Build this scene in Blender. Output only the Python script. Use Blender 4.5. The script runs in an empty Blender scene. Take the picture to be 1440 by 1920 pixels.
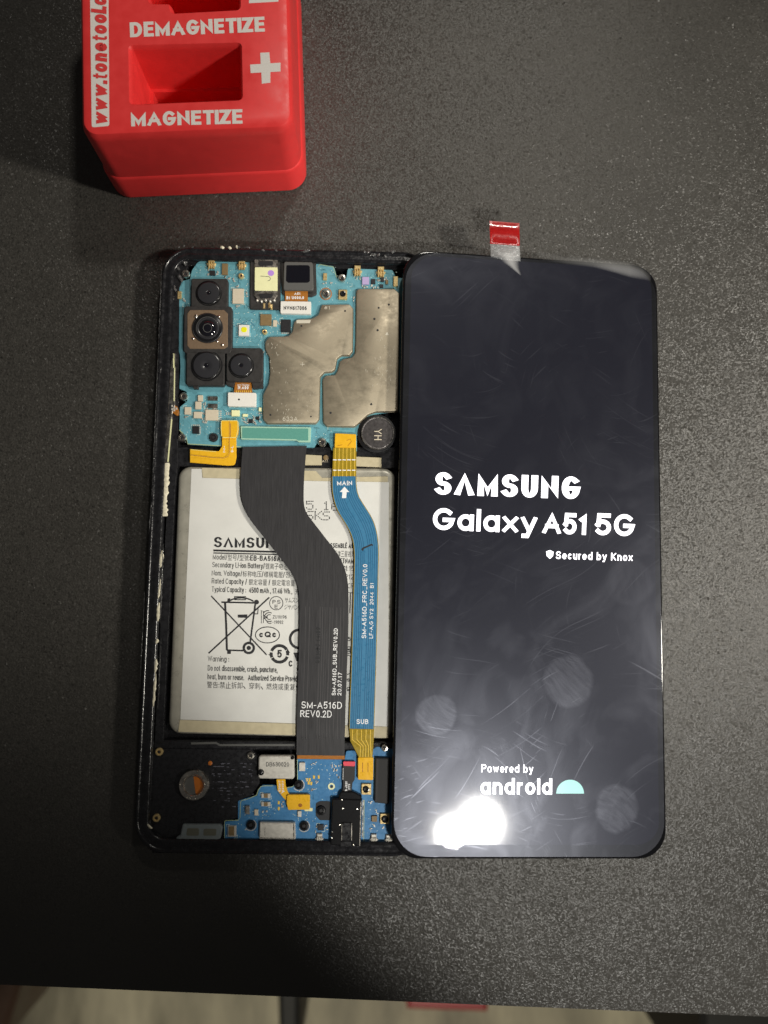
import bpy, bmesh, math, random
from mathutils import Vector, Matrix, Euler
random.seed(7)
S = bpy.context.scene
C = S.collection
# ------------------------------------------------------------------ camera, world, lamps, exposure (1 unit = 1 cm)
S.unit_settings.system = 'METRIC'; S.unit_settings.scale_length = 0.01
F, H, TH, PH = 1521.05, 21.848, 0.107, -0.0132
CAMR = Matrix.Rotation(TH, 3, 'X') @ Matrix.Rotation(PH, 3, 'Y')
CAM = Vector((0, 0, H))
cd = bpy.data.cameras.new('camera'); cam = bpy.data.objects.new('camera', cd); C.objects.link(cam)
cam.matrix_world = Matrix.Translation(CAM) @ CAMR.to_4x4()
cd.sensor_fit = 'VERTICAL'; cd.sensor_height = 36; cd.lens = 36 * F / 1920
cd.clip_start = 0.5; cd.clip_end = 2000
cd.dof.use_dof = True; cd.dof.focus_distance = 21.3; cd.dof.aperture_fstop = 0.115
S.camera = cam
w = bpy.data.worlds.new('World'); S.world = w; w.use_nodes = True
w.node_tree.nodes['Background'].inputs[0].default_value = (1.0, 0.96, 0.9, 1)
w.node_tree.nodes['Background'].inputs[1].default_value = 0.04
def spot(name, loc, aim, power, half, blend, radius, col):
    l = bpy.data.lights.new(name, 'SPOT'); o = bpy.data.objects.new(name, l); C.objects.link(o)
    l.energy = power; l.spot_size = math.radians(2 * half); l.spot_blend = blend; l.shadow_soft_size = radius; l.color = col
    o.location = loc; o.rotation_euler = (Vector(aim) - Vector(loc)).to_track_quat('-Z', 'Y').to_euler()
    return o
spot('bench_lamp', (55.0, -6.5, 46.0), (2.8, 12.4, 0), 148000, 15.6, 0.55, 3.2, (1.0, 0.945, 0.84))
spot('back_fill', (17, 54, 60), (-4.0, 11.8, 0), 58000, 11.5, 0.75, 3.0, (1.0, 0.95, 0.86))  # added fill light, evens out the upper tabletop and brightens the block
spot('led_lamp', (12.9, -13.9, 30.0), (8.8, 0.4, 0), 22500, 24.0, 0.34, .95, (1.0, 0.97, 0.90))
spot('led_lamp', (10.9, -14.4, 29.6), (8.6, 0.4, 0), 10500, 24.0, 0.34, .7, (1.0, 0.97, 0.90))
spot('floor_fill', (5, -70, 60), (5, -40, -75), 215000, 20, 0.4, 6, (1.0, 0.93, 0.76))  # added fill, aimed past the table to brighten only the floor
vs = S.view_settings
S.display_settings.display_device = 'sRGB'
vs.view_transform = 'Standard'; vs.look = 'None'; vs.exposure = 0; vs.gamma = 1; vs.use_curve_mapping = False
S.cycles.max_bounces = 8; S.cycles.sample_clamp_indirect = 6

# ------------------------------------------------------------------ helpers
def ray(x, y): return CAMR @ Vector(((x - 720) / F, -(y - 960) / F, -1))
def P(x, y, z):                                   # photo point -> the real point on the level z (mm)
    d = ray(x, y); return CAM + d * ((z / 10 - H) / d.z)
def lin(c):
    c /= 255.0; return c / 12.92 if c <= .04045 else ((c + .055) / 1.055) ** 2.4
def alb(r, g, b, k=1.0): return (min(.85, lin(r) / .80 * k), min(.85, lin(g) / .80 * k), min(.85, lin(b) / .80 * k))
MATS = {}
def mat(name, rgb, rough=.5, metal=0., spec=.5, noise=0., nscale=20., bump=0., bscale=60., coat=0., brush=None, emit=None, est=0., aniso=None):
    m = bpy.data.materials.new(name); m.use_nodes = True; nt = m.node_tree; N = nt.nodes; L = nt.links
    b = N['Principled BSDF']; b.inputs['Base Color'].default_value = (*rgb, 1); b.inputs['Roughness'].default_value = rough
    b.inputs['Metallic'].default_value = metal; b.inputs['Specular IOR Level'].default_value = spec; b.inputs['Coat Weight'].default_value = coat
    if emit: b.inputs['Emission Color'].default_value = (*emit, 1); b.inputs['Emission Strength'].default_value = est
    tc = N.new('ShaderNodeTexCoord'); mp = N.new('ShaderNodeMapping'); L.new(tc.outputs['Object'], mp.inputs[0])
    if brush: mp.inputs['Scale'].default_value = brush
    if noise:
        n = N.new('ShaderNodeTexNoise'); n.inputs['Scale'].default_value = nscale; n.inputs['Detail'].default_value = 6; n.inputs['Roughness'].default_value = .65
        L.new(mp.outputs[0], n.inputs['Vector'])
        r = N.new('ShaderNodeMapRange'); r.inputs[1].default_value = .3; r.inputs[2].default_value = .7; r.inputs[3].default_value = 1 - noise; r.inputs[4].default_value = 1 + noise
        L.new(n.outputs[0], r.inputs[0])
        mx = N.new('ShaderNodeVectorMath'); mx.operation = 'SCALE'; mx.inputs[0].default_value = rgb; L.new(r.outputs[0], mx.inputs['Scale']); L.new(mx.outputs[0], b.inputs['Base Color'])
        r2 = N.new('ShaderNodeMapRange'); r2.inputs[1].default_value = .3; r2.inputs[2].default_value = .7; r2.inputs[3].default_value = max(.03, rough - .12); r2.inputs[4].default_value = min(1, rough + .12)
        L.new(n.outputs[0], r2.inputs[0]); L.new(r2.outputs[0], b.inputs['Roughness'])
    if bump:
        n2 = N.new('ShaderNodeTexNoise'); n2.inputs['Scale'].default_value = bscale; n2.inputs['Detail'].default_value = 3
        L.new(mp.outputs[0], n2.inputs['Vector'])
        bp = N.new('ShaderNodeBump'); bp.inputs['Strength'].default_value = bump; bp.inputs['Distance'].default_value = .02
        L.new(n2.outputs[0], bp.inputs['Height']); L.new(bp.outputs[0], b.inputs['Normal'])
    MATS[name] = m; return m

def link(name, bm, m, parent=None, origin=None, smooth=35):
    """one mesh object; vertices arrive in the thing's world space"""
    bmesh.ops.recalc_face_normals(bm, faces=bm.faces)
    return link_raw(name, bm, m, parent, origin, smooth)
def root_of(o):
    while o and o.parent: o = o.parent
    return o
def link_raw(name, bm, m, parent=None, origin=None, smooth=35):
    while parent and parent.parent and parent.parent.parent: parent = parent.parent     # thing > part > sub-part, no deeper
    r = root_of(parent)
    off = Vector(origin) if origin is not None else (Vector(r['_o']) if r and '_o' in r else Vector((0, 0, 0)))
    if off.length: bmesh.ops.translate(bm, verts=bm.verts, vec=-off)
    me = bpy.data.meshes.new(name); bm.to_mesh(me); bm.free()
    for p in me.polygons: p.use_smooth = True
    me.set_sharp_from_angle(angle=math.radians(smooth))
    o = bpy.data.objects.new(name, me); C.objects.link(o)
    me.materials.append(MATS[m] if isinstance(m, str) else m)
    if parent: o.parent = parent
    elif off.length: o.location = off
    return o
def thing(name, label, cat, loc):
    o = bpy.data.objects.new(name, None); C.objects.link(o); o.location = loc; o.empty_display_size = 1
    o['label'] = label; o['category'] = cat; o['_o'] = tuple(loc); return o
def tag(o, label, cat, group=None):
    o['label'] = label; o['category'] = cat
    if group: o['group'] = group
    return o
def area(p): return sum(a[0] * b[1] - b[0] * a[1] for a, b in zip(p, p[1:] + p[:1])) / 2
def fillet(pts, r, seg=4):
    """round the corners of a polygon; r is one radius or one per corner"""
    n = len(pts); out = []
    for i in range(n):
        q = Vector(pts[i][:2]); a = Vector(pts[i - 1][:2]); b = Vector(pts[(i + 1) % n][:2])
        ri = r[i] if isinstance(r, (list, tuple)) else r
        if len(pts[i]) > 2: ri = pts[i][2]
        u = a - q; v = b - q; lu, lv = u.length, v.length
        if ri <= 0 or lu < 1e-6 or lv < 1e-6: out.append((q.x, q.y)); continue
        u /= lu; v /= lv; c = max(-1, min(1, u.dot(v))); ang = math.acos(c)
        if ang > 3.0: out.append((q.x, q.y)); continue
        t = min(ri / math.tan(ang / 2), lu * .49, lv * .49); rr = t * math.tan(ang / 2)
        ctr = q + (u + v).normalized() * (rr / math.sin(ang / 2))
        s = q + u * t - ctr; e = q + v * t - ctr
        a0 = math.atan2(s.y, s.x); da = (math.atan2(e.y, e.x) - a0 + math.pi) % (2 * math.pi) - math.pi
        for k in range(seg + 1):
            x = a0 + da * k / seg; out.append((ctr.x + rr * math.cos(x), ctr.y + rr * math.sin(x)))
    return out
def inset(p, d):
    if abs(d) < 1e-9: return list(p)
    n = len(p); s = 1 if area(p) > 0 else -1; out = []
    for i in range(n):
        a, q, b = Vector(p[i - 1]), Vector(p[i]), Vector(p[(i + 1) % n])
        e1 = q - a; e2 = b - q
        if e1.length < 1e-9: e1 = e2
        if e2.length < 1e-9: e2 = e1
        n1 = Vector((-e1.y, e1.x)).normalized() * s; n2 = Vector((-e2.y, e2.x)).normalized() * s
        m = n1 + n2
        if m.length < 1e-6: m = n1
        m.normalize(); k = d / max(.35, m.dot(n1)); out.append((q.x + m.x * k, q.y + m.y * k))
    return out
def loft(bm, loops, cap0=True, cap1=True):
    rings = [[bm.verts.new(v) for v in lp] for lp in loops]
    n = len(rings[0])
    for a, b in zip(rings, rings[1:]):
        for i in range(n): bm.faces.new((a[i], a[(i + 1) % n], b[(i + 1) % n], b[i]))
    if cap0: bm.faces.new(rings[0][::-1])
    if cap1: bm.faces.new(rings[-1])
    return bm
def add_prism(bm, pts, z1, z0, bev=.08, cap0=True):
    w = [tuple(P(x, y, z1)[:2]) for x, y in pts]
    if area(w) < 0: w = w[::-1]
    lp = [[(x, y, z0 / 10) for x, y in w]]
    if bev:
        lp.append([(x, y, (z1 - bev) / 10) for x, y in w]); lp.append([(x, y, z1 / 10) for x, y in inset(w, bev / 10)])
    else: lp.append([(x, y, z1 / 10) for x, y in w])
    return loft(bm, lp, cap0=cap0)
def prism(name, pts, z1, z0, m, parent, r=0, bev=.08):
    if r: pts = fillet(pts, r)
    return link(name, add_prism(bmesh.new(), pts, z1, z0, bev), m, parent)
def rect(x0, y0, x1, y1, a=0.):
    cx, cy = (x0 + x1) / 2, (y0 + y1) / 2; c, s = math.cos(math.radians(a)), math.sin(math.radians(a))
    return [(cx + (x - cx) * c - (y - cy) * s, cy + (x - cx) * s + (y - cy) * c) for x, y in ((x0, y0), (x1, y0), (x1, y1), (x0, y1))]
def box(name, x0, y0, x1, y1, z1, z0, m, parent, r=0, bev=.06, a=.9): return prism(name, rect(x0, y0, x1, y1, a), z1, z0, m, parent, r, bev)
def add_lathe(bm, x, y, prof, zref=None, seg=28):
    zr = prof[-1][1] if zref is None else zref
    c = P(x, y, zr); k = (P(x + 10, y, zr) - c).length / 10
    return loft(bm, [[(c.x + r * k * math.cos(t * 2 * math.pi / seg), c.y + r * k * math.sin(t * 2 * math.pi / seg), z / 10) for t in range(seg)] for r, z in prof])
def lathe(name, x, y, prof, m, parent, zref=None, seg=28): return link(name, add_lathe(bmesh.new(), x, y, prof, zref, seg), m, parent, smooth=40)
# lettering: glyph outlines of the built-in face, laid on a surface
GL = {}
def glyphs(body, off=0., shear=0.):
    k = (body, off, shear)
    if k not in GL:
        cu = bpy.data.curves.new('letters', 'FONT'); cu.body = body; cu.offset = off; cu.shear = shear; cu.resolution_u = 3
        o = bpy.data.objects.new('letters', cu); C.objects.link(o)
        dg = bpy.context.evaluated_depsgraph_get(); me = bpy.data.meshes.new_from_object(o.evaluated_get(dg))
        GL[k] = ([v.co.copy() for v in me.vertices], [tuple(p.vertices) for p in me.polygons])
        bpy.data.objects.remove(o); bpy.data.curves.remove(cu); bpy.data.meshes.remove(me)
    return GL[k]
CAPH = max(v.y for v in glyphs('H')[0])
def _A(cx, cy, rx, ry, a0, a1, n=14): return [(cx + rx * math.cos(math.radians(a0 + (a1 - a0) * i / n)), cy + ry * math.sin(math.radians(a0 + (a1 - a0) * i / n))) for i in range(n + 1)]
XH = .70
def _low(k):                                        # the lower-case bowl
    return _A(.5, XH / 2, .5, XH / 2, 0, 360, 22)
STROKES = {                                        # char: (width, centre lines in a box one wide and one capital high)
 'A': (.86, [[(0, 0), (.5, 1), (1, 0)], [(.17, .32), (.83, .32)]]), 'Λ': (.86, [[(0, 0), (.5, 1), (1, 0)]]),
 'B': (.72, [[(0, 0), (0, 1)] + _A(.55, .765, .38, .235, 90, -90) + [(0, .53)], [(0, .53)] + _A(.58, .265, .42, .265, 90, -90) + [(0, 0)]]),
 'C': (.78, [_A(.5, .5, .5, .5, 48, 312, 20)]), 'D': (.78, [[(0, .5), (0, 1)] + _A(.42, .5, .58, .5, 90, -90, 18) + [(0, 0), (0, .5)]]),
 'E': (.64, [[(1, 1), (0, 1), (0, 0), (1, 0)], [(0, .52), (.9, .52)]]), 'F': (.6, [[(1, 1), (0, 1), (0, 0)], [(0, .5), (.85, .5)]]),
 'G': (.82, [_A(.5, .5, .5, .5, 48, 330, 22) + [(1, .46), (.56, .46)]]), 'H': (.74, [[(0, 0), (0, 1)], [(1, 0), (1, 1)], [(0, .52), (1, .52)]]),
 'I': (.14, [[(.5, 0), (.5, 1)]]), 'J': (.5, [[(1, 1), (1, .3)] + _A(.5, .28, .5, .28, 0, -180)]), 'K': (.72, [[(0, 0), (0, 1)], [(1, 1), (.05, .42)], [(.3, .58), (1, 0)]]),
 'L': (.58, [[(0, 1), (0, 0), (1, 0)]]), 'M': (.92, [[(0, 0), (0, 1), (.5, .1), (1, 1), (1, 0)]]), 'N': (.76, [[(0, 0), (0, 1), (1, 0), (1, 1)]]),
 'O': (.84, [_A(.5, .5, .5, .5, 0, 360, 26)]), 'P': (.7, [[(0, 0), (0, 1)] + _A(.55, .74, .45, .26, 90, -90) + [(0, .48)]]), 'Q': (.84, [_A(.5, .5, .5, .5, 0, 360, 26), [(.6, .25), (1, -.05)]]),
 'R': (.74, [[(0, 0), (0, 1)] + _A(.55, .75, .42, .25, 90, -90) + [(0, .5)], [(.5, .5), (1, 0)]]),
 'S': (.74, [_A(.5, .745, .46, .255, 25, 262, 14) + _A(.5, .255, .5, .255, 82, -155, 14)]), 'T': (.7, [[(0, 1), (1, 1)], [(.5, 1), (.5, 0)]]),
 'U': (.74, [[(0, 1), (0, .4)] + _A(.5, .4, .5, .4, 180, 360, 14) + [(1, 1)]]), 'V': (.82, [[(0, 1), (.5, 0), (1, 1)]]), 'W': (1.12, [[(0, 1), (.25, 0), (.5, .95), (.75, 0), (1, 1)]]),
 'X': (.8, [[(0, 0), (1, 1)], [(0, 1), (1, 0)]]), 'Y': (.8, [[(0, 1), (.5, .45), (1, 1)], [(.5, .45), (.5, 0)]]), 'Z': (.7, [[(0, 1), (1, 1), (0, 0), (1, 0)]]),
 '0': (.62, [_A(.5, .5, .5, .5, 0, 360, 24)]), '1': (.4, [[(.0, .78), (.7, 1), (.7, 0)]]), '2': (.62, [_A(.5, .71, .48, .29, 170, -25, 14) + [(0, 0), (1, 0)]]),
 '3': (.62, [_A(.47, .755, .43, .245, 155, -90, 12) + _A(.47, .255, .53, .255, 90, -155, 12)]), '4': (.68, [[(1, .27), (0, .27), (.7, 1), (.7, 0)]]),
 '5': (.62, [[(.94, 1), (.12, 1), (.06, .46)], _A(.46, .325, .54, .325, 152, -140, 18)]), '6': (.62, [_A(.5, .32, .5, .32, 0, 360, 20), [(0, .32), (.08, .6), (.35, .88), (.8, 1)]]),
 '7': (.6, [[(0, 1), (1, 1), (.3, 0)]]), '8': (.62, [_A(.5, .755, .43, .245, -90, 270, 18), _A(.5, .255, .5, .255, -90, 270, 18)]), '9': (.62, [_A(.5, .68, .5, .32, 0, 360, 20), [(1, .68), (.92, .4), (.65, .12), (.2, 0)]]),
 'a': (.62, [_low(0), [(1, XH), (1, 0)]]), 'b': (.62, [_low(0), [(0, 1.02), (0, 0)]]), 'c': (.54, [_A(.5, XH / 2, .5, XH / 2, 48, 312, 18)]), 'd': (.62, [_low(0), [(1, 1.02), (1, 0)]]),
 'e': (.6, [[(0, XH / 2), (1, XH / 2)] + _A(.5, XH / 2, .5, XH / 2, 8, 310, 18)]), 'f': (.36, [[(1, 1)] + _A(.75, .75, .4, .25, 90, 180, 6) + [(.35, 0)], [(0, XH), (1, XH)]]),
 'g': (.62, [_low(0), [(1, XH), (1, 0)] + _A(.5, -.02, .5, .24, 0, -150, 10)]), 'h': (.58, [[(0, 0), (0, 1.02)], [(0, .4)] + _A(.5, .4, .5, .3, 180, 0, 12) + [(1, 0)]]), 'i': (.13, [[(.5, 0), (.5, XH)], [(.5, .88), (.5, 1.0)]]),
 'j': (.2, [[(.8, XH), (.8, -.1), (.2, -.25)], [(.8, .9), (.8, 1.0)]]), 'k': (.54, [[(0, 0), (0, 1.02)], [(.95, XH), (.05, .28)], [(.35, .42), (1, 0)]]), 'l': (.13, [[(.5, 0), (.5, 1.02)]]),
 'm': (.9, [[(0, 0), (0, XH)], [(0, .45)] + _A(.25, .45, .25, .25, 180, 0, 10) + [(.5, 0)], [(.5, .45)] + _A(.75, .45, .25, .25, 180, 0, 10) + [(1, 0)]]), 'n': (.58, [[(0, 0), (0, XH)], [(0, .4)] + _A(.5, .4, .5, .3, 180, 0, 12) + [(1, 0)]]),
 'o': (.62, [_low(0)]), 'p': (.62, [_low(0), [(0, XH), (0, -.27)]]), 'q': (.62, [_low(0), [(1, XH), (1, -.27)]]), 'r': (.36, [[(0, 0), (0, XH)], [(0, .38)] + _A(.75, .38, .75, .32, 180, 80, 8)]),
 's': (.5, [_A(.5, .525, .46, .175, 25, 262, 12) + _A(.5, .175, .5, .175, 82, -155, 12)]), 't': (.36, [[(.4, .92), (.4, .2)] + _A(.75, .2, .35, .2, 180, 270, 6) + [(1, 0)], [(0, XH), (1, XH)]]),
 'u': (.58, [[(0, XH), (0, .3)] + _A(.5, .3, .5, .3, 180, 360, 12), [(1, XH), (1, 0)]]), 'v': (.58, [[(0, XH), (.5, 0), (1, XH)]]), 'w': (.84, [[(0, XH), (.25, 0), (.5, XH * .95), (.75, 0), (1, XH)]]),
 'x': (.58, [[(0, 0), (1, XH)], [(0, XH), (1, 0)]]), 'y': (.6, [[(0, XH), (.52, .02)], [(1, XH), (.38, -.27), (.08, -.27)]]), 'z': (.52, [[(0, XH), (1, XH), (0, 0), (1, 0)]]),
 '-': (.4, [[(0, .42), (1, .42)]]), '_': (.6, [[(0, -.06), (1, -.06)]]), '/': (.42, [[(0, -.05), (1, 1.05)]]), '.': (.13, [[(.5, 0), (.5, .06)]]), ',': (.15, [[(.7, .08), (.2, -.16)]]), ':': (.13, [[(.5, .06), (.5, .12)], [(.5, .55), (.5, .61)]]),
 '#': (.7, [[(.2, 0), (.4, 1)], [(.6, 0), (.8, 1)], [(0, .33), (.95, .33)], [(.05, .66), (1, .66)]]), 'É': (.64, [[(1, 1), (0, 1), (0, 0), (1, 0)], [(0, .52), (.9, .52)], [(.35, 1.2), (.7, 1.35)]]), ' ': (.24, []),
}
def put(bm, body, x, y, wpx, hpx, z, ang=0., off=0., shear=0., to=None, gap=.17, con=1.):
    """lettering: baseline start (x, y), width and capital height in photo pixels, ang clockwise in the picture"""
    to = to or (lambda a, b: P(a, b, z)); c, s = math.cos(math.radians(ang)), math.sin(math.radians(ang))
    sw = .135 + off * 2.3; gap = gap + sw * .15
    adv = [(STROKES[ch][0] * (1 if ch in ' ' else 1 + max(0, sw - .14) * .35) if ch in STROKES else 1.22) + gap for ch in body]
    kx = wpx / (sum(adv) - gap); px = 0.
    def place(u, v): return to(x + u * c + v * s, y + u * s - v * c)
    lift = 0
    for ch, ad in zip(body, adv):
        wd = (ad - gap) * kx
        if ch in STROKES:
            swp = min(sw * hpx, wd * .45 if ch not in "Iil.:,1" else 99)
            for st in STROKES[ch][1]:
                pts = []
                for u, v in st:
                    X = px + swp / 2 + u * (wd - swp) if wd > swp else px + wd / 2
                    Y = swp * con / 2 + v * (hpx - swp * con)
                    pts.append((X + shear * Y, Y))
                lift += 1; stroke(bm, pts, swp, place, lift, con)
        elif ch != ' ':
            vs_, fs = glyphs(ch)
            x0 = min(v.x for v in vs_); x1 = max(v.x for v in vs_); y0 = min(v.y for v in vs_); y1 = max(v.y for v in vs_)
            k_ = hpx * 1.12 / max(y1 - y0, .55); kw = wd / max(x1 - x0, .62); lo = -.08 * hpx if y1 - y0 > .5 else 0
            nv = [bm.verts.new(place(px + (v.x - x0) * kw, lo + (v.y - max(y0, 0 if lo == 0 else y0)) * k_)) for v in vs_]
            for f in fs:
                try: bm.faces.new([nv[i] for i in f])
                except ValueError: pass
        px += ad * kx
def stroke(bm, pts, wd, place, lift, con=1.):
    q = [Vector(pts[0])]
    for p in pts[1:]:
        if (Vector(p) - q[-1]).length > 1e-4: q.append(Vector(p))
    n = len(q); closed = n > 3 and (q[0] - q[-1]).length < 1e-3
    if closed: q.pop(); n -= 1
    L = []; R_ = []; dz = Vector((0, 0, .00035 * lift)); ys = [p.y for p in q]; hi = max(ys) + wd * con / 2; lo = min(ys) - wd * con / 2
    for i in range(n):
        a = q[i - 1] if (i or closed) else None; b = q[(i + 1) % n] if (i < n - 1 or closed) else None
        d1 = (q[i] - a).normalized() if a is not None else (b - q[i]).normalized(); d2 = (b - q[i]).normalized() if b is not None else d1
        n1 = Vector((-d1.y, d1.x)); n2 = Vector((-d2.y, d2.x)); m = n1 + n2
        m = m.normalized() if m.length > 1e-4 else n1
        o = m * (wd / 2 / max(.24, m.dot(n1))); o.y *= con; p = q[i].copy()
        if a is None: p -= Vector((d2.x, d2.y * con)) * wd / 2
        if b is None: p += Vector((d1.x, d1.y * con)) * wd / 2
        cl = lambda t: (t.x, min(hi, max(lo, t.y)))
        L.append(bm.verts.new(place(*cl(p + o)) + dz)); R_.append(bm.verts.new(place(*cl(p - o)) + dz))
    for i in range(n if closed else n - 1):
        j = (i + 1) % n
        try: bm.faces.new((L[i], L[j], R_[j], R_[i]))
        except ValueError: pass
def flat(bm, pts, z, to=None):
    to = to or (lambda a, b: P(a, b, z))
    return bm.faces.new([bm.verts.new(to(*p)) for p in pts])
def line(bm, pts, wd, z, to=None):
    """a printed line of width wd photo pixels"""
    to = to or (lambda a, b: P(a, b, z)); L = []; R_ = []
    for i, p in enumerate(pts):
        a = Vector(pts[max(0, i - 1)]); b = Vector(pts[min(len(pts) - 1, i + 1)]); d = (b - a).normalized(); n = Vector((-d.y, d.x)) * wd / 2
        L.append(bm.verts.new(to(p[0] + n.x, p[1] + n.y))); R_.append(bm.verts.new(to(p[0] - n.x, p[1] - n.y)))
    for i in range(len(pts) - 1): bm.faces.new((L[i], L[i + 1], R_[i + 1], R_[i]))
def arc(cx, cy, rx, ry, a0, a1, n=20): return [(cx + rx * math.cos(math.radians(a0 + (a1 - a0) * i / n)), cy + ry * math.sin(math.radians(a0 + (a1 - a0) * i / n))) for i in range(n + 1)]
def ring(bm, cx, cy, rx, ry, wd, z, a0=0, a1=360, n=28, to=None): line(bm, arc(cx, cy, rx, ry, a0, a1, n), wd, z, to)
def up(bm):                                       # printed sheets face up
    for f in bm.faces:
        f.normal_update()
        if f.normal.z < 0: f.normal_flip()
    return bm
def printed(name, bm, m, parent): return link_raw(name, up(bm), m, parent)
def spline(pts, n=6):
    out = []
    for i in range(len(pts) - 1):
        p0, p1, p2, p3 = (Vector(pts[max(0, min(len(pts) - 1, i + k))]) for k in (-1, 0, 1, 2))
        for k in range(n):
            t = k / n; q = .5 * ((2 * p1) + (p2 - p0) * t + (2 * p0 - 5 * p1 + 4 * p2 - p3) * t * t + (3 * p1 - p0 - 3 * p2 + p3) * t ** 3); out.append((q.x, q.y))
    return out + [tuple(pts[-1])]

# ------------------------------------------------------------------ materials
def table_material():
    m = bpy.data.materials.new('textured_black_top'); m.use_nodes = True; nt = m.node_tree; N = nt.nodes; L = nt.links; b = N['Principled BSDF']
    tc = N.new('ShaderNodeTexCoord')
    n1 = N.new('ShaderNodeTexNoise'); n1.inputs['Scale'].default_value = 17; n1.inputs['Detail'].default_value = 2; n1.inputs['Roughness'].default_value = .6
    n2 = N.new('ShaderNodeTexNoise'); n2.inputs['Scale'].default_value = .35; n2.inputs['Detail'].default_value = 4
    vo = N.new('ShaderNodeTexVoronoi'); vo.inputs['Scale'].default_value = 16
    for n in (n1, n2, vo): L.new(tc.outputs['Object'], n.inputs['Vector'])
    add = N.new('ShaderNodeMath'); add.operation = 'ADD'; mu = N.new('ShaderNodeMath'); mu.operation = 'MULTIPLY'; mu.inputs[1].default_value = .12
    L.new(vo.outputs['Distance'], mu.inputs[0]); L.new(n1.outputs[0], add.inputs[0]); L.new(mu.outputs[0], add.inputs[1])
    bp = N.new('ShaderNodeBump'); bp.inputs['Strength'].default_value = .7; bp.inputs['Distance'].default_value = .03
    L.new(add.outputs[0], bp.inputs['Height'])
    # every grain of the powder coat is a small facet with a tilt of its own
    prev = bp.outputs[0]
    for sc_, k in ((18, .165), (31, .15)):
        vf = N.new('ShaderNodeTexVoronoi'); vf.inputs['Scale'].default_value = sc_; L.new(tc.outputs['Object'], vf.inputs['Vector'])
        sb_ = N.new('ShaderNodeVectorMath'); sb_.operation = 'SUBTRACT'; sb_.inputs[1].default_value = (.5, .5, .5); L.new(vf.outputs['Color'], sb_.inputs[0])
        m1_ = N.new('ShaderNodeVectorMath'); m1_.operation = 'MULTIPLY'; m1_.inputs[1].default_value = (k * 1.6, k * 1.6, 0); L.new(sb_.outputs[0], m1_.inputs[0])
        sc3 = N.new('ShaderNodeSeparateColor'); L.new(vf.outputs['Color'], sc3.inputs[0])
        pw = N.new('ShaderNodeMath'); pw.operation = 'POWER'; pw.inputs[1].default_value = 7; L.new(sc3.outputs[2], pw.inputs[0])
        pm = N.new('ShaderNodeMath'); pm.operation = 'MULTIPLY_ADD'; pm.inputs[1].default_value = 1.4; pm.inputs[2].default_value = 1; L.new(pw.outputs[0], pm.inputs[0])
        ml_ = N.new('ShaderNodeVectorMath'); ml_.operation = 'SCALE'; L.new(m1_.outputs[0], ml_.inputs[0]); L.new(pm.outputs[0], ml_.inputs['Scale'])
        ad_ = N.new('ShaderNodeVectorMath'); ad_.operation = 'ADD'; L.new(prev, ad_.inputs[0]); L.new(ml_.outputs[0], ad_.inputs[1])
        no_ = N.new('ShaderNodeVectorMath'); no_.operation = 'NORMALIZE'; L.new(ad_.outputs[0], no_.inputs[0]); prev = no_.outputs[0]
    L.new(prev, b.inputs['Normal'])
    r = N.new('ShaderNodeMapRange'); r.inputs[1].default_value = .3; r.inputs[2].default_value = .7; r.inputs[3].default_value = .29; r.inputs[4].default_value = .38
    L.new(n2.outputs[0], r.inputs[0]); L.new(r.outputs[0], b.inputs['Roughness'])
    cr = N.new('ShaderNodeMixRGB'); cr.inputs[1].default_value = (.047, .0445, .040, 1); cr.inputs[2].default_value = (.074, .070, .063, 1); cm2 = N.new('ShaderNodeMath'); cm2.operation = 'MULTIPLY_ADD'; cm2.inputs[1].default_value = .7; L.new(n2.outputs[0], cm2.inputs[0]); cm3 = N.new('ShaderNodeMath'); cm3.operation = 'MULTIPLY'; cm3.inputs[1].default_value = .4; L.new(n1.outputs[0], cm3.inputs[0]); L.new(cm3.outputs[0], cm2.inputs[2]); L.new(cm2.outputs[0], cr.inputs[0])
    # rare pale specks in the base colour
    v2 = N.new('ShaderNodeTexVoronoi'); v2.inputs['Scale'].default_value = 5.5; L.new(tc.outputs['Object'], v2.inputs['Vector'])
    lt = N.new('ShaderNodeMath'); lt.operation = 'LESS_THAN'; lt.inputs[1].default_value = .055; L.new(v2.outputs['Distance'], lt.inputs[0])
    wn = N.new('ShaderNodeSeparateColor'); L.new(v2.outputs['Color'], wn.inputs[0]); gt = N.new('ShaderNodeMath'); gt.operation = 'GREATER_THAN'; gt.inputs[1].default_value = .86; L.new(wn.outputs[0], gt.inputs[0])
    an = N.new('ShaderNodeMath'); an.operation = 'MULTIPLY'; L.new(lt.outputs[0], an.inputs[0]); L.new(gt.outputs[0], an.inputs[1])
    c2 = N.new('ShaderNodeMixRGB'); c2.inputs[2].default_value = (.16, .15, .13, 1); L.new(cr.outputs[0], c2.inputs[1]); L.new(an.outputs[0], c2.inputs[0])
    L.new(c2.outputs[0], b.inputs['Base Color']); b.inputs['Specular IOR Level'].default_value = .41
    MATS['table'] = m
table_material()
mat('table_side', (.02, .018, .016), .6)
mat('floor', (.50, .46, .34), .6, noise=.55, nscale=.16, brush=(1, .25, 1))
mat('dark_thing', (.012, .012, .012), .6); mat('brown_wood', (.10, .055, .035), .5, noise=.3, nscale=.3); mat('red_thing', (.42, .02, .03), .4); mat('olive', (.12,.10,.06), .7)
mat('red_plastic', (.83, .044, .044), .42, spec=.5, noise=.05, nscale=3, bump=.06, bscale=30)
mat('white_print', (.78, .74, .70), .5, noise=.08, nscale=30)
mat('red_print', (.74, .045, .045), .5)
mat('black_plastic', (.016, .016, .018), .30, noise=.35, nscale=10, bump=.12, bscale=25)
mat('rim_plastic', (.014, .014, .016), .22, noise=.4, nscale=7, bump=.22, bscale=14)
mat('pit', (.008, .008, .010), .5)
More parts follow.
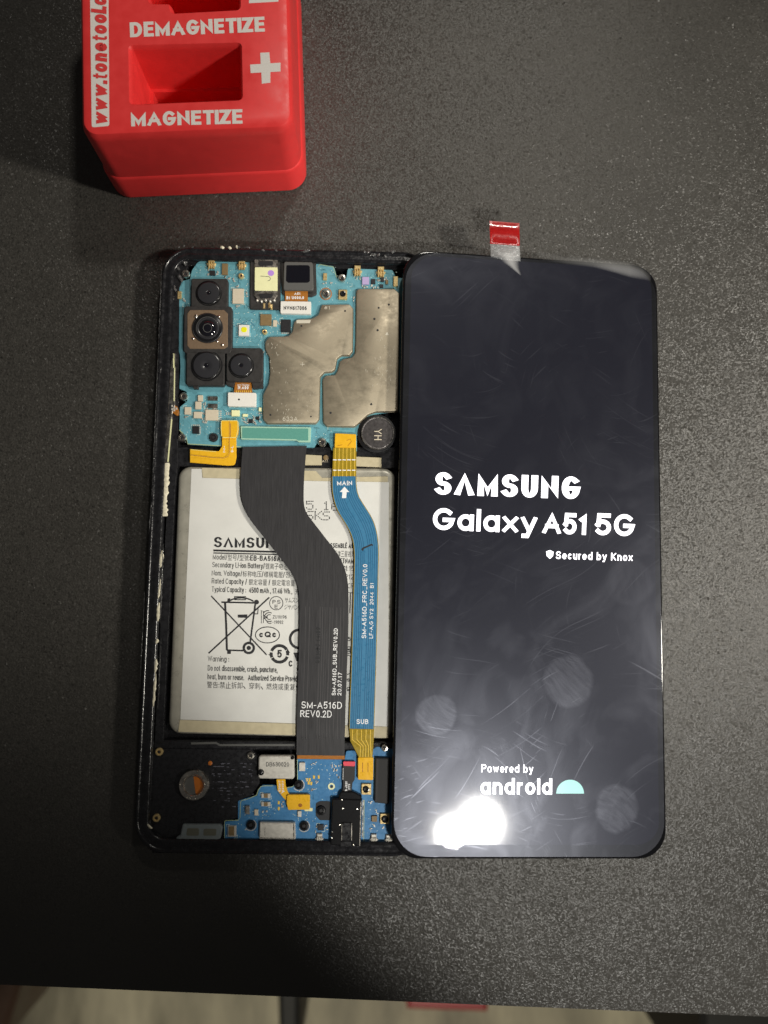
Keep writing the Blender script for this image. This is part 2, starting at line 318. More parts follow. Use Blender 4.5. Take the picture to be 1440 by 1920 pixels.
mat('board_teal', alb(90, 143, 155), .38, noise=.13, nscale=5, bump=.05, bscale=40)
mat('board_blue', alb(60, 114, 158), .36, noise=.10, nscale=14, bump=.05, bscale=40)
mat('board_edge', alb(150, 165, 130), .4)
mat('shield', (.37, .32, .235), .47, metal=.6, noise=.035, nscale=4, brush=(1, 1.4, 1), bump=.03, bscale=25)
mat('shield_edge', (.74, .69, .57), .35, metal=.2)
mat('silver', (.80, .76, .68), .25, metal=1., noise=.1, nscale=20)
mat('tin', (.70, .67, .60), .40, metal=.35, noise=.08, nscale=16, bump=.05, bscale=50)
mat('nickel', (.62, .58, .52), .3, metal=1., noise=.12, nscale=10)
mat('gold', (.80, .60, .28), .32, metal=.6, noise=.15, nscale=20)
mat('copper', (.40, .20, .10), .45, metal=.3)
mat('chip_black', (.020, .020, .022), .4, noise=.2, nscale=30)
mat('chip_silver', alb(190, 180, 160), .45, noise=.05)
mat('chip_brown', alb(118, 98, 66), .45, noise=.1)
mat('lilac', alb(165, 150, 190), .4)
mat('cam_plastic', (.030, .028, .027), .5, noise=.2, nscale=8, bump=.1, bscale=40)
mat('cam_brown', alb(108, 90, 72), .42, noise=.1, nscale=20)
mat('lens_barrel', (.010, .010, .011), .22)
mat('lens_glass', (.006, .006, .010), .04, spec=.7, coat=1)
mat('lens_cap', (.028, .028, .032), .30, coat=.3)
mat('flex_orange', alb(240, 165, 34), .3, noise=.07, nscale=10, coat=.3)
mat('flex_edge', alb(240, 205, 130), .35)
mat('flex_brown', alb(150, 95, 35), .35, noise=.15, nscale=30)
mat('flex_olive', alb(140, 118, 30), .3, noise=.08, nscale=14, coat=.3)
mat('flex_blue', alb(56, 110, 144), .33, noise=.05, nscale=10, coat=.2)
mat('flex_trace', alb(26, 70, 104), .33)
mat('flex_yellow', alb(225, 180, 70), .35)
mat('flex_black', (.034, .033, .035), .42, noise=.10, nscale=4, brush=(14, .5, 1))
mat('flex_streak', (.075, .072, .074), .4)
mat('label_white', (.68, .675, .64), .42, noise=.04, nscale=1.5, bump=.35, bscale=1.6)
mat('paper', (.80, .78, .72), .5, noise=.03, nscale=20)
mat('cream', alb(226, 216, 168), .5, noise=.03, nscale=8)
mat('violet_ink', alb(170, 130, 205), .5)
mat('cell_foil', (.46, .44, .37), .34, metal=.35, noise=.10, nscale=4, bump=.15, bscale=5)
mat('tape_beige', alb(176, 166, 138), .4, noise=.08, nscale=6)
mat('ink', (.016, .016, .018), .6)
mat('ink_faint', (.06, .06, .06), .6)
mat('white_ink', alb(225, 225, 215), .5)
mat('led_yellow', alb(240, 225, 30), .4)
mat('coin_grey', (.13, .12, .12), .36, metal=.7, noise=.08, nscale=16)
mat('gasket_grey', alb(112, 120, 122), .55, noise=.1, nscale=16)
mat('gasket_mesh', alb(92, 92, 80), .6)
mat('glue', alb(205, 198, 175), .42, noise=.25, nscale=14, bump=.5, bscale=16)
mat('glue_clear', (.10, .10, .10), .12, noise=.5, nscale=25, bump=1.0, bscale=22)
mat('connector_green', alb(84, 140, 128), .38, noise=.04)
mat('connector_rim', alb(150, 185, 165), .4)
mat('orange_glass', alb(170, 96, 34), .35)
mat('mid_grey', (.10, .10, .095), .5)
mat('red_tip', alb(205, 70, 85), .4)
mat('sponge', (.035, .034, .034), .75, bump=.25, bscale=40)

# ------------------------------------------------------------------ the setting
bm = bmesh.new()
e0, e1 = P(-900, 1812, 0), P(2400, 1950, 0)
up_ = (Vector((e1.y - e0.y, -(e1.x - e0.x))).normalized()) * -1
poly = [(e0.x, e0.y), (e1.x, e1.y), (e1.x + up_.x * 75, e1.y + up_.y * 75), (e0.x + up_.x * 75, e0.y + up_.y * 75)]
loft(bm, [[(x, y, -2.6) for x, y in inset(poly, .1)], [(x, y, -.12) for x, y in poly], [(x, y, -.03) for x, y in inset(poly, .03)], [(x, y, 0) for x, y in inset(poly, .12)]])
t = link('tabletop', bm, 'table'); t['kind'] = 'structure'
bm = bmesh.new(); flat(bm, [(-260, -260), (260, -260), (260, 260), (-260, 260)], 0, to=lambda a, b: Vector((a, b, -75)))
t = link_raw('floor', up(bm), 'floor'); t['kind'] = 'structure'
def low_block(name, pts, z1, z0, m, label, cat):
    bm = bmesh.new(); wv = [tuple(P(x, y, z1)[:2]) for x, y in pts]
    if area(wv) < 0: wv = wv[::-1]
    c = (sum(p[0] for p in wv) / len(wv), sum(p[1] for p in wv) / len(wv), z0 / 10)
    loft(bm, [[(x, y, z0 / 10) for x, y in wv], [(x, y, z1 / 10 - .4) for x, y in wv], [(x, y, z1 / 10) for x, y in inset(wv, .4)]])
    return tag(link(name, bm, m, origin=c), label, cat)
low_block('floor_post', [(520, 1830), (562, 1830), (560, 1990), (525, 1990)], -560, -749, 'dark_thing', 'dark upright post on the pale floor beyond the table edge', 'post')
low_block('red_bin', [(752, 1820), (915, 1828), (915, 1899), (764, 1894)], -640, -749, 'red_thing', 'low red box on the floor showing just below the table edge', 'box')
low_block('wooden_cabinet', [(-260, 1820), (46, 1820), (2, 1960), (-260, 2060)], -420, -749, 'brown_wood', 'dark brown wooden cabinet at the bottom corner under the table edge', 'cabinet')
low_block('black_cabinet', [(1316, 1830), (1700, 1840), (1700, 2060), (1316, 2060)], -420, -749, 'dark_thing', 'black cabinet on the floor beside the open pale floor, bottom corner', 'cabinet')

# ------------------------------------------------------------------ red magnetizer block
mz = thing('magnetizer_block', 'red plastic magnetizer block with square wells and white lettering', 'tool magnetizer', P(360, 130, 0))
def mloop(ins, z, r=4.2):
    q = [tuple(P(*p, 29)[:2]) for p in ((152, 257), (549, 240), (537, -170), (147, -158))]
    return [(x, y, z / 10) for x, y in inset(fillet(q, r / 10, 7), ins / 10)]
bm = bmesh.new()
loft(bm, [mloop(-.55, 0), mloop(-1.15, .8), mloop(-1.05, 9.6), mloop(-.75, 10.3), mloop(-.55, 10.5), mloop(-.2, 26.6), mloop(.15, 28.1), mloop(.7, 28.75), mloop(1.5, 29)])
bmesh.ops.recalc_face_normals(bm, faces=bm.faces)
def tmp(bm):
    me = bpy.data.meshes.new('tmp'); bm.to_mesh(me); bm.free(); o = bpy.data.objects.new('tmp', me); C.objects.link(o); return o
def well(pts, zs):
    b = bmesh.new(); q = fillet([tuple(P(x, y, 29)[:2]) for x, y in pts], .09, 5)
    if area(q) < 0: q = q[::-1]
    loft(b, [[(x, y, z / 10) for x, y in inset(q, i / 10)] for i, z in zs]); bmesh.ops.recalc_face_normals(b, faces=b.faces); return tmp(b)
body = tmp(bm)
wz = [(2.0, 5), (1.6, 12.9), (.75, 13.0), (.35, 27.6), (.1, 28.5), (-.35, 29.0), (-.6, 29.4)]
cuts = [well([(243, 87), (451, 82), (453, 186), (245, 195)], wz),
        well([(238, -106), (450, -112), (449, 17), (322, 24), (318, 6), (282, 6), (278, -8), (240, -8)], [(1.2, 5), (.35, 27.6), (.1, 28.5), (-.35, 29.0), (-.6, 29.4)])]
for c in cuts:
    md = body.modifiers.new('b', 'BOOLEAN'); md.operation = 'DIFFERENCE'; md.object = c; md.solver = 'EXACT'
dg = bpy.context.evaluated_depsgraph_get(); me = bpy.data.meshes.new_from_object(body.evaluated_get(dg))
for o in cuts + [body]: bpy.data.objects.remove(o)
bm = bmesh.new(); bm.from_mesh(me); link('body', bm, 'red_plastic', mz, smooth=32)
zt = 29.03
bm = bmesh.new()
put(bm, 'MAGNETIZE', 246, 237, 209, 27, zt, -1.4, .062, gap=.06, con=.78); put(bm, 'DEMAGNETIZE', 244, 70, 253, 28, zt, -2.4, .062, gap=.06, con=.78)
flat(bm, [(469, 121), (526, 117.5), (526, 134), (470, 137)], zt); flat(bm, [(488, 99), (505, 98), (507, 119), (489, 120)], zt + .01); flat(bm, [(490, 136), (507, 135), (507, 155), (491, 157)], zt + .01)
flat(bm, [(466, -10), (522, -12), (522, 3), (467, 6)], zt)
printed('lettering', bm, 'white_print', mz)
bm = bmesh.new(); flat(bm, fillet([(168, -70), (203, -72), (205, 236), (172, 239)], 4), zt)
tp = printed('web_address', bm, 'white_print', mz)
bm = bmesh.new(); put(bm, 'www.tonetool.com', 202.5, 234, 285, 29, zt + .06, -90.6, .045, .14, gap=.10)
printed('red_letters', bm, 'red_print', tp)

# ------------------------------------------------------------------ opened phone
ph = thing('opened_phone', 'opened black phone without back cover, boards and battery exposed', 'phone', P(520, 1040, 0))
cxm, cym, crm = -22.09, 15.42, -0.0192
def CH(u, v, z):
    c, s = math.cos(crm), math.sin(crm); return ((cxm + u * c - v * s) / 10, (cym + u * s + v * c) / 10, z / 10)
def cloop(ins, z, r=8.2):
    W, L_ = 73.6 / 2, 158.9 / 2
    q = fillet([(-W, -L_), (W, -L_), (W, L_), (-W, L_)], r, 10)
    return [CH(u, v, z) for u, v in inset(q, ins)]
bm = bmesh.new()
loft(bm, [cloop(1.6, .2), cloop(.5, .5), cloop(0, 1.6), cloop(0, 5.2), cloop(.12, 6.0), cloop(.45, 6.5), cloop(.8, 6.6), cloop(1.0, 6.35), cloop(1.5, 6.2), cloop(2.3, 6.55), cloop(3.3, 6.6), cloop(3.7, 6.2), cloop(3.75, 1.6)], cap1=True)
link('frame', bm, 'rim_plastic', ph, smooth=50)
# ledges of the mid frame
ZL = 5.5
prism('ledge', fillet([(322, 490), (338, 478), (352, 480), (352, 500), (336, 540), (333, 870), (328, 920), (319, 1120), (311, 1270), (306, 1392), (290, 1392), (300, 1180), (316, 900), (320, 660)], 3), ZL, 1, 'black_plastic', ph)
prism('ledge', [(335, 470), (770, 484), (770, 506), (335, 497)], 4.9, 1, 'black_plastic', ph)
prism('ledge', [(325, 838), (760, 838), (760, 878), (332, 874)], 4.3, 1, 'black_plastic', ph, bev=.2)
prism('ledge', [(288, 1388), (760, 1392), (760, 1408), (288, 1404)], 5.0, 1, 'black_plastic', ph, bev=.3)
bt = bmesh.new(); line(bt, [(358, 1394), (405, 1393), (412, 1397), (552, 1397)], 4, 5.08); printed('pale_edge', bt, 'mid_grey', ph)  # paler grey line along the ledge
prism('speaker_box', fillet([(284, 1402), (470, 1404), (484, 1418), (486, 1470), (470, 1493), (454, 1500), (450, 1534), (420, 1540), (416, 1600), (276, 1594)], 5), 5.0, 1, 'black_plastic', ph, bev=.3)
# bottom rail
prism('ledge', [(285, 1576), (770, 1586), (770, 1604), (285, 1600)], 5.6, 1, 'rim_plastic', ph, bev=.3)

# ---- main board
ZB = 5.2
mb_pts = [(381, 486, 4), (466, 489), (600, 495, 3), (626, 499, 5), (632, 521, 3), (640, 528, 4), (649, 523, 3), (652, 503, 4), (736, 506, 4), (742, 520), (775, 524), (775, 774), (736, 771), (704, 777), (680, 795, 8), (669, 818), (669, 846), (622, 845), (617, 831, 4), (606, 822, 8), (596, 829, 6), (588, 839), (452, 839), (352, 833, 2), (349, 818, 3), (336, 806, 2), (337, 763, 2), (351, 752, 5), (350, 734, 5), (336, 729, 2), (338, 690), (337, 664, 2), (331, 650, 3), (331, 628), (335, 600), (334, 578), (331, 570), (331, 540, 3), (340, 527, 2), (356, 523, 2), (360, 506), (370, 492, 4)]
mb = prism('main_board', fillet(mb_pts, 0), ZB, 4.2, 'board_teal', ph)
bt = bmesh.new(); line(bt, [(336, 806), (349, 818), (352, 832.3), (452, 838)], 1.6, ZB + .03); line(bt, [(622, 844), (668, 845)], 1.5, ZB + .03)
line(bt, [(597, 500), (600, 496), (625, 500.5), (631, 520)], 1.3, ZB + .03)
printed('board_edge', bt, 'board_edge', mb)

SH = lambda pts, nm: None
sh1 = [(603, 571, 3), (656, 570, 6), (662, 578, 4), (661, 658, 5), (655, 666, 4), (640, 666, 5), (632, 672, 5), (628, 692, 5), (622, 697, 4), (608, 698, 5), (600, 706, 4), (598, 786, 6), (592, 794, 6), (500, 794, 7), (493, 786, 7), (493, 740, 6), (503, 720, 6), (506, 700, 6), (505, 670, 6), (497, 655, 6), (497, 640, 8), (505, 631, 6), (540, 630, 6), (548, 622, 5), (551, 604, 6), (558, 598, 5), (585, 597, 4), (597, 590, 5), (601, 578, 3)]
sh2 = [(668, 545, 5), (673, 541, 4), (740, 541, 5), (749, 550, 5), (748, 672, 0), (747, 771, 2), (704, 772, 8), (690, 777, 6), (673, 793, 5), (664, 800, 6), (612, 799, 5), (606, 792, 5), (605, 711, 4), (611, 704, 4), (628, 703, 4), (633, 695, 4), (637, 678, 4), (644, 673, 4), (660, 670, 5), (666, 662, 4), (667, 640)]
for pts in (sh1, sh2):
    q = fillet(pts, 0)
    s_ = bmesh.new(); wv = [tuple(P(x, y, 6.2)[:2]) for x, y in q]
    if area(wv) < 0: wv = wv[::-1]
    loft(s_, [[(x, y, z / 10) for x, y in inset(wv, i / 10)] for i, z in ((-.12, 5.2), (-.12, 5.32), (0, 5.45), (.02, 5.95), (.10, 6.12), (.24, 6.2))])
    so = link('shield', s_, 'shield', mb, smooth=50)
    d = bmesh.new()
    hs = ((647, 583, 1.8), (583, 781, 1.6), (507, 778, 1.9), (565, 611, 1.8)) if pts is sh1 else ((710, 577, 1.9), (729, 571, 1.9), (702, 598, 2.2), (708, 619, 2.2), (620, 774, 2.2), (696, 758, 2.2))
    for x, y, r in hs: d = bmesh.new(); flat(d, arc(x, y, r, r, 0, 340, 16), 6.22); printed('vent_hole', d, 'ink', so)
    d = bmesh.new()
    if pts is sh1:
        line(d, [(563, 683), (571, 683)], .9, 6.23); line(d, [(567, 679), (567, 687)], .9, 6.235); put(d, '633A', 530, 789, 28, 8, 6.23, 1, -.005); put(d, '#1', 608, 580, 11, 6, 6.23, 0, 0)
        flat(d, [(556, 600), (583, 600), (581, 606), (556, 606)], 6.23)
    else: flat(d, [(722, 628), (726, 622), (729, 628)], 6.23)
    # worn streaks rubbed into the plating
    for k in range(46):
        bx, by = (random.choice([(512, 655), (515, 690), (540, 735), (580, 760), (530, 775)]) if pts is sh1 else random.choice([(715, 640), (735, 655), (712, 690), (700, 705), (728, 720)]))
        x = bx + random.gauss(0, 9); y = by + random.gauss(0, 13); l = random.uniform(1.5, 5)
        if pts is sh2 and x > 742: continue
        line(d, [(x, y), (x + random.uniform(-1.5, 2), y - l)], random.uniform(.35, .7), 6.225 + k * .0001)
    printed('worn_mark', d, 'shield_edge', so)

# ---- small components: name, x0, y0, x1, y1, height above the board, material
def comp(board, zb, rows):
    for nm, x0, y0, x1, y1, h, m in rows: box(nm, x0, y0, x1, y1, zb + h, zb - .2, m, board, bev=.05)
comp(mb, ZB, [
    ('chip', 436, 541, 457, 569, .6, 'chip_silver'), ('chip', 488, 589, 509, 610, .5, 'chip_brown'), ('chip', 527, 599, 545, 622, .6, 'chip_black'),
    ('chip', 667 - 1, 519, 667, 520, .1, 'chip_black'), ('sensor', 679, 519, 692, 533, .5, 'lilac'), ('chip', 696, 523, 704, 532, .5, 'chip_black'),
    ('chip', 346, 763, 358, 777, .5, 'chip_silver'), ('inductor', 371, 741, 380, 752, .7, 'chip_silver'), ('inductor', 366, 753, 377, 767, .7, 'chip_silver'),
    ('chip', 363, 772, 378, 784, .6, 'chip_silver'), ('chip', 385, 768, 409, 788, .7, 'chip_silver'), ('chip', 361, 799, 373, 813, .5, 'chip_black'),
    ('connector', 390, 743, 408, 751, .6, 'nickel'), ('connector', 390, 757, 408, 765, .6, 'nickel'), ('inductor', 434, 769, 449, 780, .7, 'cream'),
    ('capacitor', 455, 776, 464, 781, .5, 'cream'), ('chip', 466, 786, 474, 793, .5, 'chip_black'), ('chip', 480, 781, 486, 787, .5, 'chip_black'), ('capacitor', 485, 764, 490, 771, .6, 'cream'),
    ('capacitor', 512, 600, 519, 612, .5, 'chip_silver'), ('chip', 393, 507, 403, 516, .5, 'chip_black'), ('connector', 416, 494, 427, 515, .5, 'chip_brown'),
    ('capacitor', 333, 546, 340, 560, .5, 'gold'), ('sensor', 606, 512, 613, 525, .5, 'gold'), ('chip', 714, 519, 720, 528, .5, 'chip_black'), ('capacitor', 723, 525, 728, 532, .5, 'chip_brown'),
    ('chip', 712, 533, 719, 539, .5, 'chip_black'), ('antenna_contact', 738, 518, 746, 536, .8, 'gold')])
def specks(board, zb, zones, m='tin', h=.3):
    for x0, y0, x1, y1, n in zones:
        for k in range(n):
            x = random.uniform(x0, x1); y = random.uniform(y0, y1); a, b = random.choice([(1.7, 3), (3, 1.7), (1.8, 1.8), (1.5, 3.6)])
            box('capacitor', x, y, x + a, y + b, zb + h, zb - .1, m, board, bev=0)
grid = [(406, 742 + 28 + 4 * k, 5) for k in range(5)]
for x, y, l in grid: box('pad', 411, y, 415.5, y + 1.7, ZB + .15, ZB - .1, 'tin', mb, bev=0)
for k in range(5): box('pad', 424 + 3.3 * k, 773, 425.6 + 3.3 * k, 778, ZB + .15, ZB - .1, 'tin', mb, bev=0)
for k in range(4):
    box('pad', 374, 800 + 3.5 * k, 376.5, 802 + 3.5 * k, ZB + .15, ZB - .1, 'tin', mb, bev=0); box('pad', 362 + 3.4 * k, 796, 364 + 3.4 * k, 798.5, ZB + .15, ZB - .1, 'tin', mb, bev=0)
for k in range(5): box('pad', 528 + 3.6 * k, 623.5, 530 + 3.6 * k, 626, ZB + .15, ZB - .1, 'tin', mb, bev=0)
specks(mb, ZB, [(388, 502, 394, 514, 3), (403, 508, 408, 520, 4), (419, 517, 430, 522, 5), (434, 519, 439, 531, 4), (436, 534, 450, 537, 3), (440, 571, 452, 575, 4), (460, 545, 462, 566, 5), (341, 556, 347, 564, 4),
                (365, 742, 369, 766, 5), (380, 752, 384, 762, 4), (378, 770, 383, 788, 5), (380, 788, 390, 792, 5), (346, 779, 354, 784, 4), (386, 763, 406, 767, 6), (455, 783, 465, 793, 8), (474, 780, 480, 793, 9), (485, 773, 489, 793, 6),
                (520, 601, 525, 608, 3), (667, 519, 677, 521, 3), (675, 534, 690, 538, 6), (693, 533, 708, 538, 5), (706, 520, 713, 534, 5), (720, 518, 726, 524, 4), (601, 528, 622, 531, 4), (662, 553, 665, 562, 3)])
def silk(board, zb, items, vias, traces, ms, mt):
    q = bmesh.new(); n = 0
    for nm, x0, y0, x1, y1, h, m in items:
        if x1 - x0 < 9: continue
        n += 1; e = 2.2
        line(q, [(x0 - e, y0 + 4), (x0 - e, y0 - e), (x0 + 4, y0 - e)], .8, zb + .02 + n * .0006); line(q, [(x1 + e, y1 - 4), (x1 + e, y1 + e), (x1 - 4, y1 + e)], .8, zb + .02 + n * .0006)
    for x0, y0, x1, y1, k in vias:
        for _ in range(k):
            x = random.uniform(x0, x1); y = random.uniform(y0, y1); r = random.uniform(.5, .9); flat(q, arc(x, y, r, r, 0, 300, 5), zb + .034)
    printed('silkscreen', q, ms, board)
    q = bmesh.new(); n = 0
    for x0, y0, x1, y1, k in traces:
        for _ in range(k):
            n += 1; x = random.uniform(x0, x1); y = random.uniform(y0, y1); pts = [(x, y)]
            for _ in range(random.randint(2, 4)):
                a_ = random.choice((0, 45, 90, 135, 180, 225, 270, 315)); l = random.uniform(4, 14); x = min(x1, max(x0, x + l * math.cos(math.radians(a_)))); y = min(y1, max(y0, y + l * math.sin(math.radians(a_)))); 
                if math.dist(pts[-1], (x, y)) > 2: pts.append((x, y))
            if len(pts) > 1: line(q, pts, .8, zb + .012 + n * .0003)
    printed('trace', q, mt, board)
mat('silk_white', alb(190, 205, 195), .5); mat('trace_teal', alb(78, 126, 134), .4); mat('trace_blue', alb(54, 108, 154), .38)
silk(mb, ZB, [('c', 436, 541, 457, 569, 0, 0), ('c', 488, 589, 509, 610, 0, 0), ('c', 527, 599, 545, 622, 0, 0), ('c', 385, 768, 409, 788, 0, 0), ('c', 346, 763, 358, 777, 0, 0), ('c', 361, 799, 373, 813, 0, 0), ('c', 447, 609, 467, 629, 0, 0)],
     [(366, 497, 466, 520, 40), (432, 520, 466, 610, 40), (440, 585, 500, 650, 45), (495, 590, 560, 625, 25), (336, 740, 430, 830, 70), (430, 764, 492, 796, 45), (596, 500, 660, 566, 40), (655, 510, 745, 540, 40), (588, 800, 626, 826, 15), (334, 540, 356, 576, 12)],
     [(366, 497, 466, 520, 14), (432, 522, 466, 606, 14), (440, 585, 500, 648, 22), (338, 736, 430, 830, 26), (430, 764, 492, 796, 14), (596, 505, 630, 566, 10), (655, 512, 742, 540, 12), (588, 802, 626, 826, 6)], 'silk_white', 'trace_teal')
# flash lamp
fl = box('flash_lamp', 447.5, 609, 467, 629.5, ZB + .8, ZB - .1, 'paper', mb); box('phosphor', 452, 613, 463, 623, ZB + .86, ZB + .7, 'led_yellow', fl, r=4)
# connector cover, socket
cv = prism('flex_connector', fillet([(451, 799), (583, 801), (582, 829), (560, 829), (556, 826), (452, 824)], 1.5), 6.0, 5, 'connector_rim', mb); prism('cover', [(454, 802), (578, 803.5), (578, 826), (559, 826), (555, 823.5), (454, 821.5)], 6.06, 5.9, 'connector_green', cv, r=1, bev=.03)
# spring contacts
def spring(board, x, y, z, m, dn=1, s=1.0):
    q = bmesh.new(); add_prism(q, arc(x, y, 9 * s, 8 * s, 0, 180, 10) if dn > 0 else arc(x, y, 9 * s, 8 * s, 180, 360, 10), z + .5, z - .1, .12)
    for dx in (-4.5, 0, 4.5): add_prism(q, rect(x + dx * s - 1.5 * s, y - 3 * s, x + dx * s + 1.5 * s, y + 10 * s * dn if dn > 0 else y + 3 * s), z + .9, z + .3, .15)
    add_prism(q, rect(x - 6 * s, y - 10 * s, x + 6 * s, y - 3 * s), z + .75, z - .1, .2)
    return link('antenna_contact', q, m, board)
for x, y in ((396, 493), (453, 495), (670, 507), (714, 509)): spring(mb, x, y, ZB, 'gold')
# screws
def screw(board, x, y, r, z, m, slot='ink'):
    o = lathe('screw', x, y, [(r, z - .6), (r, z + .25), (r * .86, z + .5), (r * .55, z + .55), (r * .42, z + .3), (.01, z + .2)], m, board, zref=z + .4, seg=22)
    d = bmesh.new(); a = random.uniform(0, 60)
    for k in (0, 60, 120): line(d, [(x - r * .4 * math.cos(math.radians(a + k)), y - r * .4 * math.sin(math.radians(a + k))), (x + r * .4 * math.cos(math.radians(a + k)), y + r * .4 * math.sin(math.radians(a + k)))], r * .22, z + .57 + k * .0001)
    printed('recess', d, slot, o); return o
for x, y, r, m in ((344, 743, 8, 'silver'), (341, 820, 8, 'silver'), (604, 829, 8.5, 'silver'), (348, 513, 8, 'silver'), (641, 521, 7.5, 'nickel'), (452, 517, 5.5, 'gold'), (496, 622, 5, 'gold'), (611, 551, 8.5, 'silver')): screw(mb, x, y, r, ZB + .2, m)
q = bmesh.new(); ring(q, 611, 551, 10.5, 10.5, 2.5, ZB + .04); printed('copper_ring', q, 'copper', mb)
screw(mb, 400, 820, 8.5, ZB + .1, 'chip_black')
rf = box('coax_socket', 635, 543, 651, 561, ZB + .7, ZB - .1, 'gold', mb); lathe('contact', 643, 551, [(5.5, ZB + .5), (5.5, ZB + .95), (3.8, ZB + 1.0), (3.2, ZB + .75), (.01, ZB + .75)], 'lens_barrel', rf)
bt = bmesh.new(); pass
for (a, b) in (((452, 496), (441, 506)), ((447, 516), (447, 532)), ((478, 583), (470, 586)), ((420, 620), (470, 600)), ((470, 604), (478, 612))): line(bt, [a, b], .7, ZB + .03)
printed('trace', bt, 'flex_trace', mb)

# ---- cameras (parts of the phone)
def camera(x0, y0, x1, y1, cx, cy, r, bm_, z=7.0, chamfer=4, frame=None):
    b = prism('camera_module', rect(x0, y0, x1, y1, .6), z, 4, bm_, ph, r=chamfer, bev=.25)
    if frame: frame(b)
    bar = lathe('lens_barrel', cx, cy, [(r * 1.13, z - .5), (r * 1.13, z + .06), (r * 1.06, z + .10), (r * 1.04, z - .12), (r, z - .12), (r, z + .35), (r * .93, z + .5)], 'lens_barrel', b, zref=z + .3, seg=36)
    return b
def plain_lens(b, cx, cy, r, z):
    l = lathe('lens_cap', cx, cy, [(r * .92, z + .45), (r * .9, z + .54), (r * .5, z + .62), (r * .22, z + .62), (r * .16, z + .45), (.01, z + .42)], 'lens_cap', b, seg=36)
    lathe('lens', cx, cy, [(r * .16, z + .43), (r * .12, z + .52), (r * .06, z + .56), (.01, z + .57)], 'lens_glass', b, seg=20)
c1 = camera(358, 522, 427, 578, 391, 549, 22, 'cam_plastic'); plain_lens(c1, 391, 549, 22, 7.0)
def metal_plate(b):
    prism('metal_plate', [(356, 581), (420, 581), (427, 588), (427, 650), (420, 654), (356, 654), (351, 648), (351, 588)], 7.22, 6.9, 'cam_brown', b, r=2, bev=.1)
c2 = camera(344, 574, 435, 662, 389, 615, 29, 'cam_plastic', z=7.1, chamfer=6, frame=metal_plate)
lathe('lens_cone', 389, 615, [(28.5, 7.5), (27.5, 7.62), (24, 7.4), (22.5, 7.35), (21.8, 7.62), (20.5, 7.72), (17, 7.66), (15.5, 7.5)], 'lens_cap', c2, seg=36)
lathe('lens', 389, 615, [(15.5, 7.45), (14, 7.66), (11, 7.82), (6, 7.95), (.01, 8.0)], 'lens_glass', c2, seg=36)
q = bmesh.new(); ring(q, 389, 615, 8, 8, 1.0, 7.94, n=30); ring(q, 389, 615, 21, 21, .7, 7.73, 150, 330, 24); printed('lens_ring_glint', q, 'mid_grey', c2)  # pale ring and part arc: lens reflections put in as colour
q = bmesh.new()
for x, y in ((367, 594), (410, 593), (362, 634), (407, 639), (368, 591), (417, 646)): add_lathe(q, x, y, [(2.6, 7.2), (2.2, 7.55), (1, 7.7), (.01, 7.72)], seg=10)
link('solder_dot', q, 'silver', c2)
c3 = camera(349, 656, 421, 723, 387, 685, 26.5, 'cam_plastic'); plain_lens(c3, 387, 685, 26.5, 7.0)
c4 = camera(424, 652, 493, 716, 452, 685, 21.5, 'cam_plastic', chamfer=7); plain_lens(c4, 452, 685, 21.5, 7.0)
prism('bracket', [(424, 700), (493, 700), (493, 727), (474, 729), (472, 716), (440, 716), (438, 726), (424, 722)], 6.5, 4, 'cam_plastic', c4, r=2)
prism('bracket', [(360, 720), (372, 720), (371, 729), (363, 729)], 6.5, 4, 'cam_plastic', c3, r=2)
cf = prism('ribbon', [(441, 714), (471, 714), (473, 737), (438, 737)], 6.1, 5.6, 'flex_brown', c4)
q = bmesh.new()
put(q, 'W17SUM', 445, 724, 22, 4, 6.13); put(q, 'R', 446, 730, 5, 6, 6.13, 0, .03); put(q, 'A00', 453, 730, 13, 6, 6.13, 0, .03)
printed('printed_text', q, 'white_ink', cf)
q = bmesh.new(); [line(q, [(444 + 3.6 * k, 732), (443 + 3.9 * k, 736)], 1.1, 6.14) for k in range(8)]; printed('trace', q, 'flex_yellow', cf)
lb = box('label', 427, 736, 480, 762, 6.4, 5, 'paper', c4, r=2, bev=.08); q = bmesh.new(); flat(q, arc(448, 749, 1.9, 1.9, 0, 345, 16), 6.43); printed('ink_dot', q, 'ink', c4)

# ---- earpiece
ep = box('earpiece_speaker', 468, 484, 526, 580, 5.9, 4, 'cam_plastic', ph, r=3, bev=.3, a=.4)
prism('end_cap', [(477, 486), (521, 487), (520, 502), (477, 502)], 6.5, 5, 'nickel', ep, r=2); prism('end_cap', [(477, 544), (520, 545), (520, 554), (513, 564), (484, 563), (477, 554)], 6.5, 5, 'nickel', ep, r=2)
prism('rubber_pad', [(484, 489), (512, 489), (512, 498), (484, 498)], 6.6, 6, 'chip_black', ep, r=3); prism('rubber_pad', [(483, 550), (514, 550), (509, 559), (488, 559)], 6.6, 6, 'chip_black', ep, r=3)
lb = box('label', 477.5, 501, 520, 545, 6.6, 5.5, 'cream', ep, r=2, a=.4)
q = bmesh.new(); line(q, [(488, 517.5), (500, 518.5), (505, 519), (507, 522), (506, 525.5), (502, 526.5)], .9, 6.63); printed('pen_mark', q, 'ink', ep)
q = bmesh.new(); flat(q, arc(508, 512, 6, 5.5, 0, 345, 20), 6.62); printed('ink_stain', q, 'violet_ink', ep)
q = bmesh.new()
for x, y in ((495, 572), (505, 571), (509, 574)): add_prism(q, rect(x - 2, y - 4, x + 2, y + 6), 6.1, 5.7, .15)
add_lathe(q, 507, 573, [(3.5, 6), (3, 6.4), (.01, 6.6)], seg=12); link('contact', q, 'gold', ep)
q = bmesh.new()
for k in range(5): add_lathe(q, 482 + 8 * k, 562 + (k % 2) * 2, [(2.6, 5.8), (2.0, 6.5), (.01, 6.7)], seg=9)
link('solder_dot', q, 'tin', ep)
